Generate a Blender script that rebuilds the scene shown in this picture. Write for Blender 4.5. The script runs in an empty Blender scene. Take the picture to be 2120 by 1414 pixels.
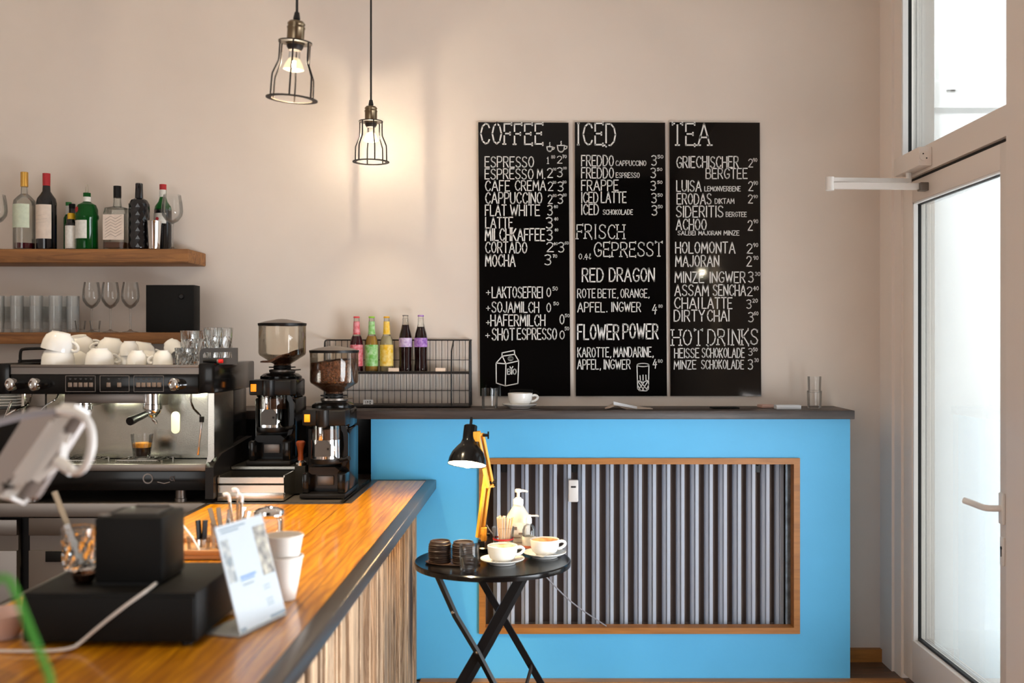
import bpy, bmesh, math, random
from mathutils import Vector, Matrix
random.seed(7)
C = bpy.context.scene.collection
SC = bpy.context.scene
PI = math.pi
F = 2200.0            # focal length in pixels of the 2120 px wide frame
VX, VY, CZ = 1120.0, 707.0, 1.5


def P(px, py, Y):
    """point of the room at depth Y that is seen at pixel (px, py)"""
    return Vector(((px - VX) * Y / F, Y, CZ - (py - VY) * Y / F))


# ------------------------------------------------------------------ camera
cam_d = bpy.data.cameras.new('camera')
cam = bpy.data.objects.new('camera', cam_d)
C.objects.link(cam)
cam.location = (0, 0, CZ)
cam.rotation_euler = (PI / 2, 0, 0)
cam_d.sensor_width = 36
cam_d.lens = F * 36 / 2120
cam_d.shift_x = -(VX - 1060) / 2120
cam_d.clip_start = 0.05
cam_d.dof.use_dof = True
cam_d.dof.focus_distance = 4.6
cam_d.dof.aperture_fstop = 2.4
SC.camera = cam

# ------------------------------------------------------------------ world, daylight, exposure
w = bpy.data.worlds.new('overcast_sky')
SC.world = w
w.use_nodes = True
w.node_tree.nodes['Background'].inputs[0].default_value = (0.86, 0.94, 1.0, 1)
w.node_tree.nodes['Background'].inputs[1].default_value = 1.6


def area(name, loc, rot, sx, sy, power, col):
    l = bpy.data.lights.new(name, 'AREA')
    l.shape = 'RECTANGLE'
    l.size, l.size_y = sx, sy
    l.energy, l.color = power, col
    o = bpy.data.objects.new(name, l)
    C.objects.link(o)
    o.location, o.rotation_euler = loc, rot
    return o


# daylight that comes in through the shop window in the right wall, nearer than the door
area('window_daylight', (1.74, 2.33, .61), (0, PI / 2, 0), 1.0, 1.75, 108, (0.86, 0.93, 1.0))
# the sun stands along the street: it lights the entrance bay outside, not the room
sun_d = bpy.data.lights.new('sun', 'SUN')
sun_d.energy, sun_d.angle = 11.0, 0.3
sun = bpy.data.objects.new('sun', sun_d)
C.objects.link(sun)
sun.rotation_euler = Vector((0.12, 0.62, -0.72)).to_track_quat('-Z', 'Y').to_euler()
# frontal fill light, added at an unseen window behind the photographer
area('front_fill', (-2.45, -2.92, 1.9), (PI / 2, 0, 0), 2.7, 2.3, 42, (1.0, 0.95, 0.90))

SC.view_settings.view_transform = 'Standard'
SC.view_settings.look = 'None'
SC.view_settings.gamma = 1
SC.view_settings.exposure = 0.0
SC.view_settings.use_curve_mapping = False
SC.cycles.max_bounces = 16
SC.cycles.transparent_max_bounces = 48
SC.cycles.transmission_bounces = 14
SC.cycles.sample_clamp_indirect = 6
SC.cycles.use_denoising = True


# ------------------------------------------------------------------ materials
def lin(c):
    return tuple((x / 255 / 12.92) if x / 255 <= 0.04045 else ((x / 255 + 0.055) / 1.055) ** 2.4 for x in c) + (1,)


def mat(name, rgb, rough=0.5, metal=0.0, spec=0.5, coat=0.0, emit=None, estr=0.0, var=0.0, vscale=6, bump=0.0, bscale=60,
        trans=0.0, ior=1.45, stretch=None, rgb2=None):
    """procedural principled material; var mottles the colour towards rgb2, bump roughens the surface"""
    m = bpy.data.materials.new(name)
    m.use_nodes = True
    nt = m.node_tree
    b = nt.nodes['Principled BSDF']
    c = lin(rgb)
    b.inputs['Base Color'].default_value = c
    b.inputs['Roughness'].default_value = rough
    b.inputs['Metallic'].default_value = metal
    b.inputs['Specular IOR Level'].default_value = spec
    b.inputs['Coat Weight'].default_value = coat
    b.inputs['Coat Roughness'].default_value = 0.06
    b.inputs['Transmission Weight'].default_value = trans
    b.inputs['IOR'].default_value = ior
    if emit:
        b.inputs['Emission Color'].default_value = lin(emit)
        b.inputs['Emission Strength'].default_value = estr
    if var or bump:
        tc = nt.nodes.new('ShaderNodeNewGeometry')
        mp = nt.nodes.new('ShaderNodeMapping')
        nt.links.new(tc.outputs['Position'], mp.inputs['Vector'])
        if stretch:
            mp.inputs['Scale'].default_value = stretch
    if var:
        n = nt.nodes.new('ShaderNodeTexNoise')
        n.inputs['Scale'].default_value = vscale
        n.inputs['Detail'].default_value = 6
        nt.links.new(mp.outputs[0], n.inputs['Vector'])
        mx = nt.nodes.new('ShaderNodeMix')
        mx.data_type = 'RGBA'
        mx.inputs['A'].default_value = c
        mx.inputs['B'].default_value = lin(rgb2) if rgb2 else tuple(x * (1 - var) for x in c[:3]) + (1,)
        rp = nt.nodes.new('ShaderNodeMapRange')
        rp.inputs['From Min'].default_value = 0.35
        rp.inputs['From Max'].default_value = 0.65
        nt.links.new(n.outputs['Fac'], rp.inputs['Value'])
        nt.links.new(rp.outputs[0], mx.inputs['Factor'])
        nt.links.new(mx.outputs['Result'], b.inputs['Base Color'])
    if bump:
        n2 = nt.nodes.new('ShaderNodeTexNoise')
        n2.inputs['Scale'].default_value = bscale
        n2.inputs['Detail'].default_value = 4
        nt.links.new(mp.outputs[0], n2.inputs['Vector'])
        bp = nt.nodes.new('ShaderNodeBump')
        bp.inputs['Strength'].default_value = bump
        bp.inputs['Distance'].default_value = 0.01
        nt.links.new(n2.outputs['Fac'], bp.inputs['Height'])
        nt.links.new(bp.outputs[0], b.inputs['Normal'])
    return m


def thin_glass(name, tint=(0.985, 0.99, 0.99), edge=(0.74, 0.76, 0.76), rough=0.02, refl=0.6, painted_glitter=0.0):
    """clear hollow glass: see-through in the middle, darker and mirroring at grazing angles"""
    m = bpy.data.materials.new(name)
    m.use_nodes = True
    nt = m.node_tree
    nt.nodes.remove(nt.nodes['Principled BSDF'])
    out = nt.nodes['Material Output']
    lw = nt.nodes.new('ShaderNodeLayerWeight')
    lw.inputs['Blend'].default_value = 0.35
    pw = nt.nodes.new('ShaderNodeMath')
    pw.operation = 'POWER'
    pw.inputs[1].default_value = 2.2
    nt.links.new(lw.outputs['Facing'], pw.inputs[0])
    cm = nt.nodes.new('ShaderNodeMix')
    cm.data_type = 'RGBA'
    cm.inputs['A'].default_value = tint + (1,)
    cm.inputs['B'].default_value = edge + (1,)
    nt.links.new(pw.outputs[0], cm.inputs['Factor'])
    tr = nt.nodes.new('ShaderNodeBsdfTransparent')
    nt.links.new(cm.outputs['Result'], tr.inputs['Color'])
    gl = nt.nodes.new('ShaderNodeBsdfGlossy')
    gl.inputs['Roughness'].default_value = rough
    fr = nt.nodes.new('ShaderNodeFresnel')
    fr.inputs['IOR'].default_value = 1.45
    ml = nt.nodes.new('ShaderNodeMath')
    ml.operation = 'MULTIPLY'
    ml.inputs[1].default_value = refl
    nt.links.new(fr.outputs[0], ml.inputs[0])
    mx = nt.nodes.new('ShaderNodeMixShader')
    nt.links.new(ml.outputs[0], mx.inputs[0])
    nt.links.new(tr.outputs[0], mx.inputs[1])
    nt.links.new(gl.outputs[0], mx.inputs[2])
    if painted_glitter:  # diffuse white mixed into clear glass to stand for its bright glitter
        df = nt.nodes.new('ShaderNodeBsdfDiffuse')
        df.inputs['Color'].default_value = (.86, .87, .86, 1)
        m2 = nt.nodes.new('ShaderNodeMixShader')
        m2.inputs[0].default_value = painted_glitter
        nt.links.new(mx.outputs[0], m2.inputs[1])
        nt.links.new(df.outputs[0], m2.inputs[2])
        mx = m2
    nt.links.new(mx.outputs[0], out.inputs[0])
    return m


def wood(name, light, dark, rough=0.4, coat=0.0, along='Y', scale=1.0, island=0.0, bump=0.15, contrast=(0.3, 0.7), rings=0.0, stain=False):
    """grain stretched along one axis; island > 0 gives every loose plank its own tone"""
    m = bpy.data.materials.new(name)
    m.use_nodes = True
    nt = m.node_tree
    b = nt.nodes['Principled BSDF']
    b.inputs['Roughness'].default_value = rough
    b.inputs['Coat Weight'].default_value = coat
    b.inputs['Coat Roughness'].default_value = 0.12
    g = nt.nodes.new('ShaderNodeNewGeometry')
    mp = nt.nodes.new('ShaderNodeMapping')
    s = {'X': (1, 14, 14), 'Y': (14, 1, 14), 'Z': (14, 14, 0.8)}[along]
    mp.inputs['Scale'].default_value = tuple(x * scale for x in s)
    nt.links.new(g.outputs['Position'], mp.inputs['Vector'])
    if island:
        ad = nt.nodes.new('ShaderNodeVectorMath')
        ad.operation = 'MULTIPLY_ADD'
        cb = nt.nodes.new('ShaderNodeCombineXYZ')
        for i in range(3):
            nt.links.new(g.outputs['Random Per Island'], cb.inputs[i])
        nt.links.new(cb.outputs[0], ad.inputs[0])
        ad.inputs[1].default_value = (37, 53, 11)
        nt.links.new(mp.outputs[0], ad.inputs[2])
        vec = ad.outputs[0]
    else:
        vec = mp.outputs[0]
    n = nt.nodes.new('ShaderNodeTexNoise')
    n.inputs['Scale'].default_value = 2.2
    n.inputs['Detail'].default_value = 8
    n.inputs['Roughness'].default_value = 0.65
    n.inputs['Distortion'].default_value = 1.2
    nt.links.new(vec, n.inputs['Vector'])
    rp = nt.nodes.new('ShaderNodeMapRange')
    rp.inputs['From Min'].default_value, rp.inputs['From Max'].default_value = contrast
    nt.links.new(n.outputs['Fac'], rp.inputs['Value'])
    mx = nt.nodes.new('ShaderNodeMix')
    mx.data_type = 'RGBA'
    mx.inputs['A'].default_value, mx.inputs['B'].default_value = lin(light), lin(dark)
    nt.links.new(rp.outputs[0], mx.inputs['Factor'])
    col = mx.outputs['Result']
    if island:
        hs = nt.nodes.new('ShaderNodeHueSaturation')
        vr = nt.nodes.new('ShaderNodeMapRange')
        vr.inputs['To Min'].default_value, vr.inputs['To Max'].default_value = 1 - island, 1 + island
        nt.links.new(g.outputs['Random Per Island'], vr.inputs['Value'])
        nt.links.new(vr.outputs[0], hs.inputs['Value'])
        nt.links.new(col, hs.inputs['Color'])
        col = hs.outputs[0]
    def darken(col, fac, by):
        x = nt.nodes.new('ShaderNodeMix')
        x.data_type = 'RGBA'
        x.blend_type = 'MULTIPLY'
        nt.links.new(col, x.inputs['A'])
        x.inputs['B'].default_value = by
        nt.links.new(fac, x.inputs['Factor'])
        return x.outputs['Result']

    if rings:                                   # year rings of flat sawn boards and the seams between them
        wv = nt.nodes.new('ShaderNodeTexWave')
        wv.bands_direction = 'X'
        m2 = nt.nodes.new('ShaderNodeMapping')
        m2.inputs['Scale'].default_value = (1, .16, 1)
        nt.links.new(g.outputs['Position'], m2.inputs['Vector'])
        nt.links.new(m2.outputs[0], wv.inputs['Vector'])
        for k, v in (('Scale', 13), ('Distortion', 9), ('Detail', 2.5), ('Detail Scale', 1.2)):
            wv.inputs[k].default_value = v
        pw = nt.nodes.new('ShaderNodeMath')
        pw.operation = 'POWER'
        pw.inputs[1].default_value = 2.5
        nt.links.new(wv.outputs['Fac'], pw.inputs[0])
        ml = nt.nodes.new('ShaderNodeMath')
        ml.operation = 'MULTIPLY'
        ml.inputs[1].default_value = rings
        nt.links.new(pw.outputs[0], ml.inputs[0])
        col = darken(col, ml.outputs[0], lin((178, 150, 120)))
        sx = nt.nodes.new('ShaderNodeSeparateXYZ')
        nt.links.new(g.outputs['Position'], sx.inputs[0])
        pp = nt.nodes.new('ShaderNodeMath')
        pp.operation = 'PINGPONG'
        pp.inputs[1].default_value = .0925
        nt.links.new(sx.outputs['X'], pp.inputs[0])
        lt = nt.nodes.new('ShaderNodeMath')
        lt.operation = 'LESS_THAN'
        lt.inputs[1].default_value = .0012
        nt.links.new(pp.outputs[0], lt.inputs[0])
        col = darken(col, lt.outputs[0], lin((150, 120, 90)))
    if stain:                                   # dark weathered patch on the last planks
        sv = nt.nodes.new('ShaderNodeVectorMath')
        sv.operation = 'SUBTRACT'
        sv.inputs[1].default_value = (-.55, 4.5, .40)
        nt.links.new(g.outputs['Position'], sv.inputs[0])
        sm_ = nt.nodes.new('ShaderNodeVectorMath')
        sm_.operation = 'MULTIPLY'
        sm_.inputs[1].default_value = (0, 10, 3.2)
        nt.links.new(sv.outputs[0], sm_.inputs[0])
        ln = nt.nodes.new('ShaderNodeVectorMath')
        ln.operation = 'LENGTH'
        nt.links.new(sm_.outputs[0], ln.inputs[0])
        ad2 = nt.nodes.new('ShaderNodeMath')
        ad2.operation = 'MULTIPLY_ADD'
        ad2.inputs[1].default_value = -1.1
        nt.links.new(n.outputs['Fac'], ad2.inputs[0])
        nt.links.new(ln.outputs['Value'], ad2.inputs[2])
        mr = nt.nodes.new('ShaderNodeMapRange')
        for k, v in (('From Min', .75), ('From Max', .05), ('To Min', 0), ('To Max', 1)):
            mr.inputs[k].default_value = v
        nt.links.new(ad2.outputs[0], mr.inputs['Value'])
        col = darken(col, mr.outputs[0], lin((92, 84, 84)))
    nt.links.new(col, b.inputs['Base Color'])
    bp = nt.nodes.new('ShaderNodeBump')
    bp.inputs['Strength'].default_value = bump
    bp.inputs['Distance'].default_value = 0.006
    nt.links.new(n.outputs['Fac'], bp.inputs['Height'])
    nt.links.new(bp.outputs[0], b.inputs['Normal'])
    return m


M = {}
M['plaster'] = mat('wall_plaster', (228, 215, 203), 0.85, var=0.06, vscale=2.2, bump=0.10, bscale=9)
M['ceil'] = mat('ceiling_paint', (232, 228, 222), 0.9)
M['rear'] = mat('dark_wall_paint', (70, 58, 50), 0.8)
M['floor'] = wood('floor_boards', (120, 82, 54), (70, 46, 32), 0.4, along='X')
M['blue'] = mat('blue_paint', (94, 190, 242), 0.5, var=0.06, vscale=3.0, bump=0.04, bscale=40)
M['ledge'] = wood('ledge_wood', (74, 62, 56), (46, 38, 34), 0.45, along='X', scale=1.2)
M['bar_wood'] = wood('varnished_bar_wood', (238, 164, 12), (168, 98, 8), 0.32, coat=0.4, along='Y', scale=0.8, bump=0.05, rings=.55)
M['steel_dark'] = mat('dark_steel_edging', (66, 58, 53), 0.30, metal=0.35)
M['cladding'] = wood('rustic_cladding', (222, 188, 152), (118, 90, 68), 0.85, along='Z', scale=1.9, island=0.34, bump=1.6, stain=True, contrast=(.36, .68))
M['shelf'] = wood('shelf_beam', (170, 114, 60), (88, 52, 24), 0.6, along='X', scale=1.0, bump=0.5)
M['oak'] = wood('oak_rail', (188, 124, 56), (150, 94, 38), 0.45, along='X', scale=1.0)
M['steel'] = mat('brushed_steel', (205, 200, 190), 0.24, metal=1.0, bump=0.02, bscale=300)
M['steel_mat'] = mat('satin_steel', (128, 120, 114), 0.40, metal=0.85)
M['chrome'] = mat('chrome', (235, 235, 235), 0.08, metal=1.0)
M['black_gl'] = mat('gloss_black', (11, 10, 10), 0.16, spec=0.32)
M['black'] = mat('satin_black', (14, 12, 12), 0.4, spec=0.3)
M['black_mt'] = mat('matt_black', (13, 12, 11), 0.6, spec=0.25)
M['dgrey'] = mat('dark_grey_plastic', (52, 50, 49), 0.38)
M['white'] = mat('white_porcelain', (240, 238, 233), 0.12, spec=0.5)
M['wplastic'] = mat('white_plastic', (236, 232, 228), 0.35)
M['paper'] = mat('white_paper', (222, 223, 226), 0.7, spec=0.1)
M['card_paper'] = mat('card_paper', (192, 195, 201), 0.7, spec=0.1)
M['cupboard'] = mat('paper_cup', (238, 230, 222), 0.55)
M['frame'] = mat('cream_window_profile', (240, 229, 220), 0.38)
M['white_frame'] = mat('white_outer_profile', (245, 245, 245), 0.4)
M['gasket'] = mat('black_gasket', (18, 18, 18), 0.6)
M['pane'] = thin_glass('window_glass', (0.985, 0.995, 0.995), (0.75, 0.85, 0.86), 0.0, 0.7)
M['glass'] = thin_glass('drinking_glass')
M['smoke'] = thin_glass('hopper_plastic', (0.97, 0.95, 0.91), (0.76, 0.70, 0.61), 0.05, 0.6)
M['solid_glass'] = mat('solid_glass', (250, 252, 252), 0.01, trans=1.0, ior=1.45)
M['water'] = mat('water', (250, 252, 252), 0.0, trans=1.0, ior=1.33)
M['bottle_green'] = mat('green_bottle_glass', (20, 110, 42), 0.05, trans=0.75, ior=1.3)
M['bottle_dark'] = mat('dark_bottle_glass', (16, 16, 20), 0.06, spec=0.7)
M['bottle_clear'] = thin_glass('clear_bottle_glass', (0.95, 0.96, 0.95), (0.5, 0.52, 0.5))
M['board'] = mat('board_black', (9, 8, 8), 0.045, spec=0.45)
M['chalk'] = mat('white_paint_marker', (226, 224, 220), 0.7)
M['brass'] = mat('antique_brass', (128, 112, 90), 0.30, metal=1.0)
M['iron'] = mat('black_iron', (34, 28, 25), 0.5, metal=0.4)
M['wire'] = mat('black_wire', (24, 21, 20), 0.5)
M['radiator'] = mat('radiator_enamel', (190, 199, 214), 0.35)
M['brownpanel'] = mat('niche_panel', (112, 94, 84), 0.7)
M['galv'] = mat('galvanised_edge', (120, 132, 142), 0.45, metal=0.6, var=0.5, vscale=30)
M['beans'] = mat('coffee_beans', (128, 84, 58), 0.35, var=0.75, vscale=120, bump=1.0, bscale=110)
M['ground'] = mat('ground_coffee', (70, 40, 26), 0.7, var=0.4, vscale=150)
M['orange'] = mat('orange_switch', (240, 140, 20), 0.35, emit=(255, 150, 20), estr=0.5)
M['red'] = mat('red_plastic', (205, 30, 28), 0.35)
M['tamper'] = wood('tamper_wood', (134, 62, 26), (86, 34, 14), 0.35, along='Z', scale=2)
M['lampwood'] = wood('light_beech', (246, 180, 62), (222, 146, 40), 0.45, along='Z', scale=1.5)
M['traywood'] = wood('tray_wood', (206, 150, 90), (160, 106, 58), 0.5, along='X')
M['crema'] = mat('crema', (216, 140, 30), 0.45, var=0.4, vscale=90)
M['coffee'] = mat('black_coffee', (26, 10, 5), 0.15)
M['milkfoam'] = mat('foam_residue', (226, 204, 178), 0.6, var=0.5, vscale=40, rgb2=(160, 100, 56))
M['green'] = mat('green_straw_plastic', (96, 190, 74), 0.3, trans=0.3, ior=1.3)
M['cable_w'] = mat('white_cable', (222, 214, 206), 0.5)
M['cable_g'] = mat('grey_cable', (150, 146, 150), 0.5)
M['grey_pl'] = mat('grey_tablet_shell', (164, 154, 150), 0.4, metal=0.3)
M['splash'] = mat('worn_splash_steel', (168, 163, 152), 0.20, metal=1.0, var=.3, vscale=5, bump=0.03, bscale=260)
M['tile'] = mat('black_wall_tile', (16, 15, 15), 0.18)


# ------------------------------------------------------------------ mesh helpers
class MB:
    """collects shapes and links them as ONE mesh object"""

    def __init__(s):
        s.bm = bmesh.new()
        s.T = Matrix.Identity(4)

    def _add(s, verts, faces):
        vs = [s.bm.verts.new(s.T @ Vector(v)) for v in verts]
        for f in faces:
            try:
                s.bm.faces.new([vs[i] for i in f])
            except ValueError:
                pass
        return s

    def box(s, x0, x1, y0, y1, z0, z1, bev=0.0, seg=2):
        t = bmesh.new()
        bmesh.ops.create_cube(t, size=1)
        for v in t.verts:
            v.co = Vector((x0 + (v.co.x + .5) * (x1 - x0), y0 + (v.co.y + .5) * (y1 - y0), z0 + (v.co.z + .5) * (z1 - z0)))
        if bev:
            bmesh.ops.bevel(t, geom=t.edges[:], offset=bev, segments=seg, affect='EDGES', profile=0.5)
        t.verts.index_update()
        s._add([v.co.copy() for v in t.verts], [[v.index for v in f.verts] for f in t.faces])
        t.free()
        return s

    def hexa(s, p):
        """eight corners: bottom loop then top loop"""
        return s._add(p, [(3, 2, 1, 0), (4, 5, 6, 7), (0, 1, 5, 4), (1, 2, 6, 5), (2, 3, 7, 6), (3, 0, 4, 7)])

    def lathe(s, prof, n=24, c=(0, 0, 0), axis='Z'):
        """revolve (r, z) points; radius 0 closes an end"""
        vs, fs, rings = [], [], []
        for r, z in prof:
            if r < 1e-6:
                rings.append([len(vs)])
                vs.append((0, 0, z))
            else:
                rings.append(list(range(len(vs), len(vs) + n)))
                vs += [(r * math.cos(2 * PI * k / n), r * math.sin(2 * PI * k / n), z) for k in range(n)]
        for a, b in zip(rings, rings[1:]):
            for k in range(n):
                k2 = (k + 1) % n
                if len(a) == 1 and len(b) == 1:
                    continue
                if len(a) == 1:
                    fs.append((a[0], b[k], b[k2])[::-1])
                elif len(b) == 1:
                    fs.append((a[k], a[k2], b[0]))
                else:
                    fs.append((a[k], a[k2], b[k2], b[k]))
        if axis == 'Y':
            vs = [(x, z, y) for x, y, z in vs]
        if axis == 'X':
            vs = [(z, x, y) for x, y, z in vs]
        return s._add([(x + c[0], y + c[1], z + c[2]) for x, y, z in vs], fs)

    def cyl(s, p0, p1, r0, r1=None, n=16):
        return s.tube([p0, p1], [r0, r0 if r1 is None else r1], n)

    def tube(s, pts, r, n=8, closed=False, cap=True, flat=None):
        """swept round (or, with flat=(a, b), rectangular) bar along a polyline"""
        pts = [Vector(p) for p in pts]
        m = len(pts)
        rs = r if isinstance(r, (list, tuple)) else [r] * m
        d = []
        for i in range(m):
            a = pts[(i - 1) % m] if (closed or i > 0) else pts[i]
            b = pts[(i + 1) % m] if (closed or i < m - 1) else pts[i]
            d.append((b - a).normalized())
        u = d[0].orthogonal().normalized()
        if abs(d[0].z) < 0.9:
            u = d[0].cross(Vector((0, 0, 1))).normalized()
        vs, fs = [], []
        for i in range(m):
            u = (u - d[i] * u.dot(d[i])).normalized()
            v = d[i].cross(u)
            if flat:
                a, b = flat[0] / 2, flat[1] / 2
                vs += [pts[i] + u * x + v * y for x, y in ((-a, -b), (a, -b), (a, b), (-a, b))]
                n = 4
            else:
                vs += [pts[i] + (u * math.cos(2 * PI * k / n) + v * math.sin(2 * PI * k / n)) * rs[i] for k in range(n)]
        for i in range(m if closed else m - 1):
            j = (i + 1) % m
            for k in range(n):
                k2 = (k + 1) % n
                fs.append((i * n + k, i * n + k2, j * n + k2, j * n + k))
        if cap and not closed:
            fs.append(tuple(range(n))[::-1])
            fs.append(tuple((m - 1) * n + k for k in range(n)))
        return s._add(vs, fs)

    def prism(s, poly, a, b, axis='Y'):
        """extrude a 2D outline along an axis from a to b"""
        n = len(poly)
        f = {'Y': lambda p, t: (p[0], t, p[1]), 'X': lambda p, t: (t, p[0], p[1]), 'Z': lambda p, t: (p[0], p[1], t)}[axis]
        vs = [f(p, a) for p in poly] + [f(p, b) for p in poly]
        fs = [tuple(range(n)), tuple(range(2 * n - 1, n - 1, -1))] + [(i, (i + 1) % n + 0, (i + 1) % n + n, i + n)[::-1] for i in range(n)]
        return s._add(vs, fs)

    def sphere(s, c, r, sc=(1, 1, 1), n=16):
        pr = [(r * math.sin(PI * k / (n // 2)), -r * math.cos(PI * k / (n // 2))) for k in range(n // 2 + 1)]
        pr[0], pr[-1] = (0, -r), (0, r)
        T = s.T
        s.T = T @ Matrix.Translation(c) @ Matrix.Diagonal((*sc, 1))
        s.lathe(pr, n)
        s.T = T
        return s

    def build(s, name, m, parent=None, ang=38):
        bmesh.ops.recalc_face_normals(s.bm, faces=s.bm.faces[:])
        me = bpy.data.meshes.new(name)
        s.bm.to_mesh(me)
        s.bm.free()
        me.materials.append(M[m] if isinstance(m, str) else m)
        me.shade_smooth()
        me.set_sharp_from_angle(angle=math.radians(ang))
        o = bpy.data.objects.new(name, me)
        C.objects.link(o)
        if parent:
            o.parent = parent
        return o


def tag(o, label, cat, group=None, kind=None):
    if label:
        o['label'] = label
    if cat:
        o['category'] = cat
    if group:
        o['group'] = group
    if kind:
        o['kind'] = kind
    return o


def thing(name, label, cat, loc=(0, 0, 0), rz=0.0, group=None, rot=None):
    o = bpy.data.objects.new(name, None)
    C.objects.link(o)
    o.empty_display_size = 0.05
    o.location = loc
    o.rotation_euler = rot or (0, 0, rz)
    return tag(o, label, cat, group)


def struct(o):
    o['kind'] = 'structure'
    return o


def part(o, label):
    o['label'] = label
    return o


def dup(root, label=None, loc=None, rz=None, group=None, rot=None):
    """a copy of a thing with copies of its parts and sub-parts"""
    r = root.copy()
    C.objects.link(r)
    if loc is not None:
        r.location = loc
    if rz is not None:
        r.rotation_euler = (0, 0, rz)
    if rot is not None:
        r.rotation_euler = rot
    if label:
        r['label'] = label
    if group:
        r['group'] = group
    for ch in list(root.children):
        c = ch.copy()
        C.objects.link(c)
        c.parent = r
        for g in list(ch.children):
            d = g.copy()
            C.objects.link(d)
            d.parent = c
    return r


def sm(pts, it=2):
    """round off a polyline (corner cutting)"""
    pts = [Vector(p) for p in pts]
    for _ in range(it):
        q = [pts[0]]
        for a, b in zip(pts, pts[1:]):
            q += [a * .75 + b * .25, a * .25 + b * .75]
        pts = q + [pts[-1]]
    return pts


# ------------------------------------------------------------------ the setting
XW, YB, ZC = 1.595, 5.0, 3.5      # right wall, back wall, ceiling
CT = 0.891                        # height of the bar top
struct(MB().box(-4.2, 1.9, -3.2, 5.2, -0.12, 0.0).build('floor', 'floor'))
struct(MB().box(-4.2, 1.9, -3.2, 5.2, ZC, ZC + .12).build('ceiling', 'ceil'))
struct(MB().box(-4.2, XW + .16, YB, YB + .2, 0, ZC).build('wall_back', 'plaster'))
struct(MB().box(-4.2, -4.0, -3.0, YB, 0, ZC).build('wall_left', 'plaster'))
rw = MB().box(-4.0, -3.85, -3.2, -3.0, 0, ZC).box(-3.85, -1.05, -3.2, -3, 0, .6).box(-3.85, -1.05, -3.2, -3, 3.1, ZC).box(-1.05, 1.9, -3.2, -3, 0, ZC)
struct(rw.build('wall_front', 'rear'))
r = MB().box(XW, XW + .3, -3.2, 1.42, 0, ZC).box(XW, XW + .3, 1.42, 3.25, 0, .1).box(XW, XW + .3, 1.42, 3.25, 1.12, ZC)
r.box(XW, XW + .3, 3.25, 3.3, 0, ZC).box(XW, XW + .3, 3.3, YB, 3.2, ZC)
struct(r.build('wall_right', 'plaster'))
# wooden skirting at the foot of the blue cabinet and wall
struct(MB().box(-.53, XW, 4.64, 4.695, 0.0, 0.012).box(1.375, XW, 4.97, 5.0, 0, .06).build('baseboard_back', 'oak'))
# shop window in the right wall, and one added behind for the fill
wn = MB()
for a, b in ((1.42, 1.47), (3.2, 3.25)):
    wn.box(XW + .02, XW + .1, a, b, .1, 1.12)
wn.box(XW + .02, XW + .1, 1.47, 3.2, .1, .13).box(XW + .02, XW + .1, 1.47, 3.2, 1.09, 1.12)
struct(wn.build('window_1', 'frame'))
wn = MB()
for a, b in ((-3.85, -3.77), (-2.5, -2.42), (-1.13, -1.05)):
    wn.box(a, b, -3.1, -3.03, .6, 3.1)
wn.box(-3.77, -1.13, -3.1, -3.03, .6, .68).box(-3.77, -1.13, -3.1, -3.03, 3.02, 3.1)
struct(wn.build('window_2', 'frame'))


# ---- glazed door in the right wall
def yx(px, X=XW):
    """depth at which the plane X is seen at pixel column px"""
    return X * F / (px - VX)


door = thing('door_1', 'white framed glazed door with a fanlight in the right wall', 'door', (XW, 4.2, 0))
struct(door)
door.location = (0, 0, 0)
NP = yx(2083)                       # near post
fr = MB()
fr.box(XW, XW + .16, yx(1846), YB, 0, 3.2).box(XW + .012, XW + .16, yx(1860), yx(1846), 0, 3.2)      # far jamb, stepped
fr.box(XW, XW + .16, 3.3, NP, 0, 3.2)                                                       # near post
fr.box(XW + .01, XW + .16, NP, yx(1860), 2.21, 2.318).box(XW + .016, XW + .16, yx(1868, XW + .016), yx(1858), 0, 2.21)
fr.box(XW, XW + .16, NP, yx(1860), 3.14, 3.2)
fr.build('frame', 'frame', door)
gk = MB()
g0, g1 = yx(1862), NP
for a, b, c, d in ((g0 - .008, g0, 2.318, 3.14), (g1, g1 + .008, 2.318, 3.14), (g1, g0, 2.318, 2.326), (g1, g0, 3.132, 3.14)):
    gk.box(XW + .036, XW + .052, a, b, c, d)
gk.build('gasket', 'gasket', door)
bd = MB()
bd.box(XW + .012, XW + .036, g0 - .010, g0 + .004, 2.318, 3.14)
bd.build('glazing_bead', 'white_frame', door)
MB().box(XW + .05, XW + .062, NP, g0, 2.32, 3.138).build('fanlight_pane', 'pane', door)
# outer sash behind the fanlight (seen through the pane)
LX = XW + .022                      # face of the leaf, a little behind the frame
l0, l1 = yx(1869, LX), NP - .10
p0, p1 = yx(1888, LX), yx(2070, LX)
leaf = MB()
leaf.box(LX, LX + .07, p0, l0, 0.02, 2.197, .003).box(LX, LX + .07, l1, p1, 0.02, 2.197, .003)
leaf.box(LX, LX + .07, p1, p0, 2.104, 2.197, .003).box(LX, LX + .07, p1, p0, 0.02, 0.20, .003)
lf = leaf.build('leaf', 'frame', door)
gk = MB()
for a, b, c, d in ((p0 - .008, p0, .2, 2.104), (p1, p1 + .008, .2, 2.104), (p1, p0, 2.094, 2.104), (p1, p0, .2, .21)):
    gk.box(LX + .022, LX + .038, a, b, c, d)
gk.build('gasket', 'gasket', lf)
MB().box(LX + .004, LX + .022, p0 - .012, p0 - .001, .2, 2.104).box(LX + .004, LX + .022, p1, p0, 2.097, 2.106).build('glazing_bead', 'white_frame', lf)
MB().box(LX + .036, LX + .048, p1, p0, .2, 2.104).build('pane', 'pane', lf)
MB().box(XW + .03, XW + .05, l0, l0 + .012, 0, 2.207).box(XW + .03, XW + .05, l1, l0, 2.197, 2.212).build('door_seal', 'gasket', door)
hz = CZ - (1050 - VY) * p1 / F      # handle height
hy = p1 - .03
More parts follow.
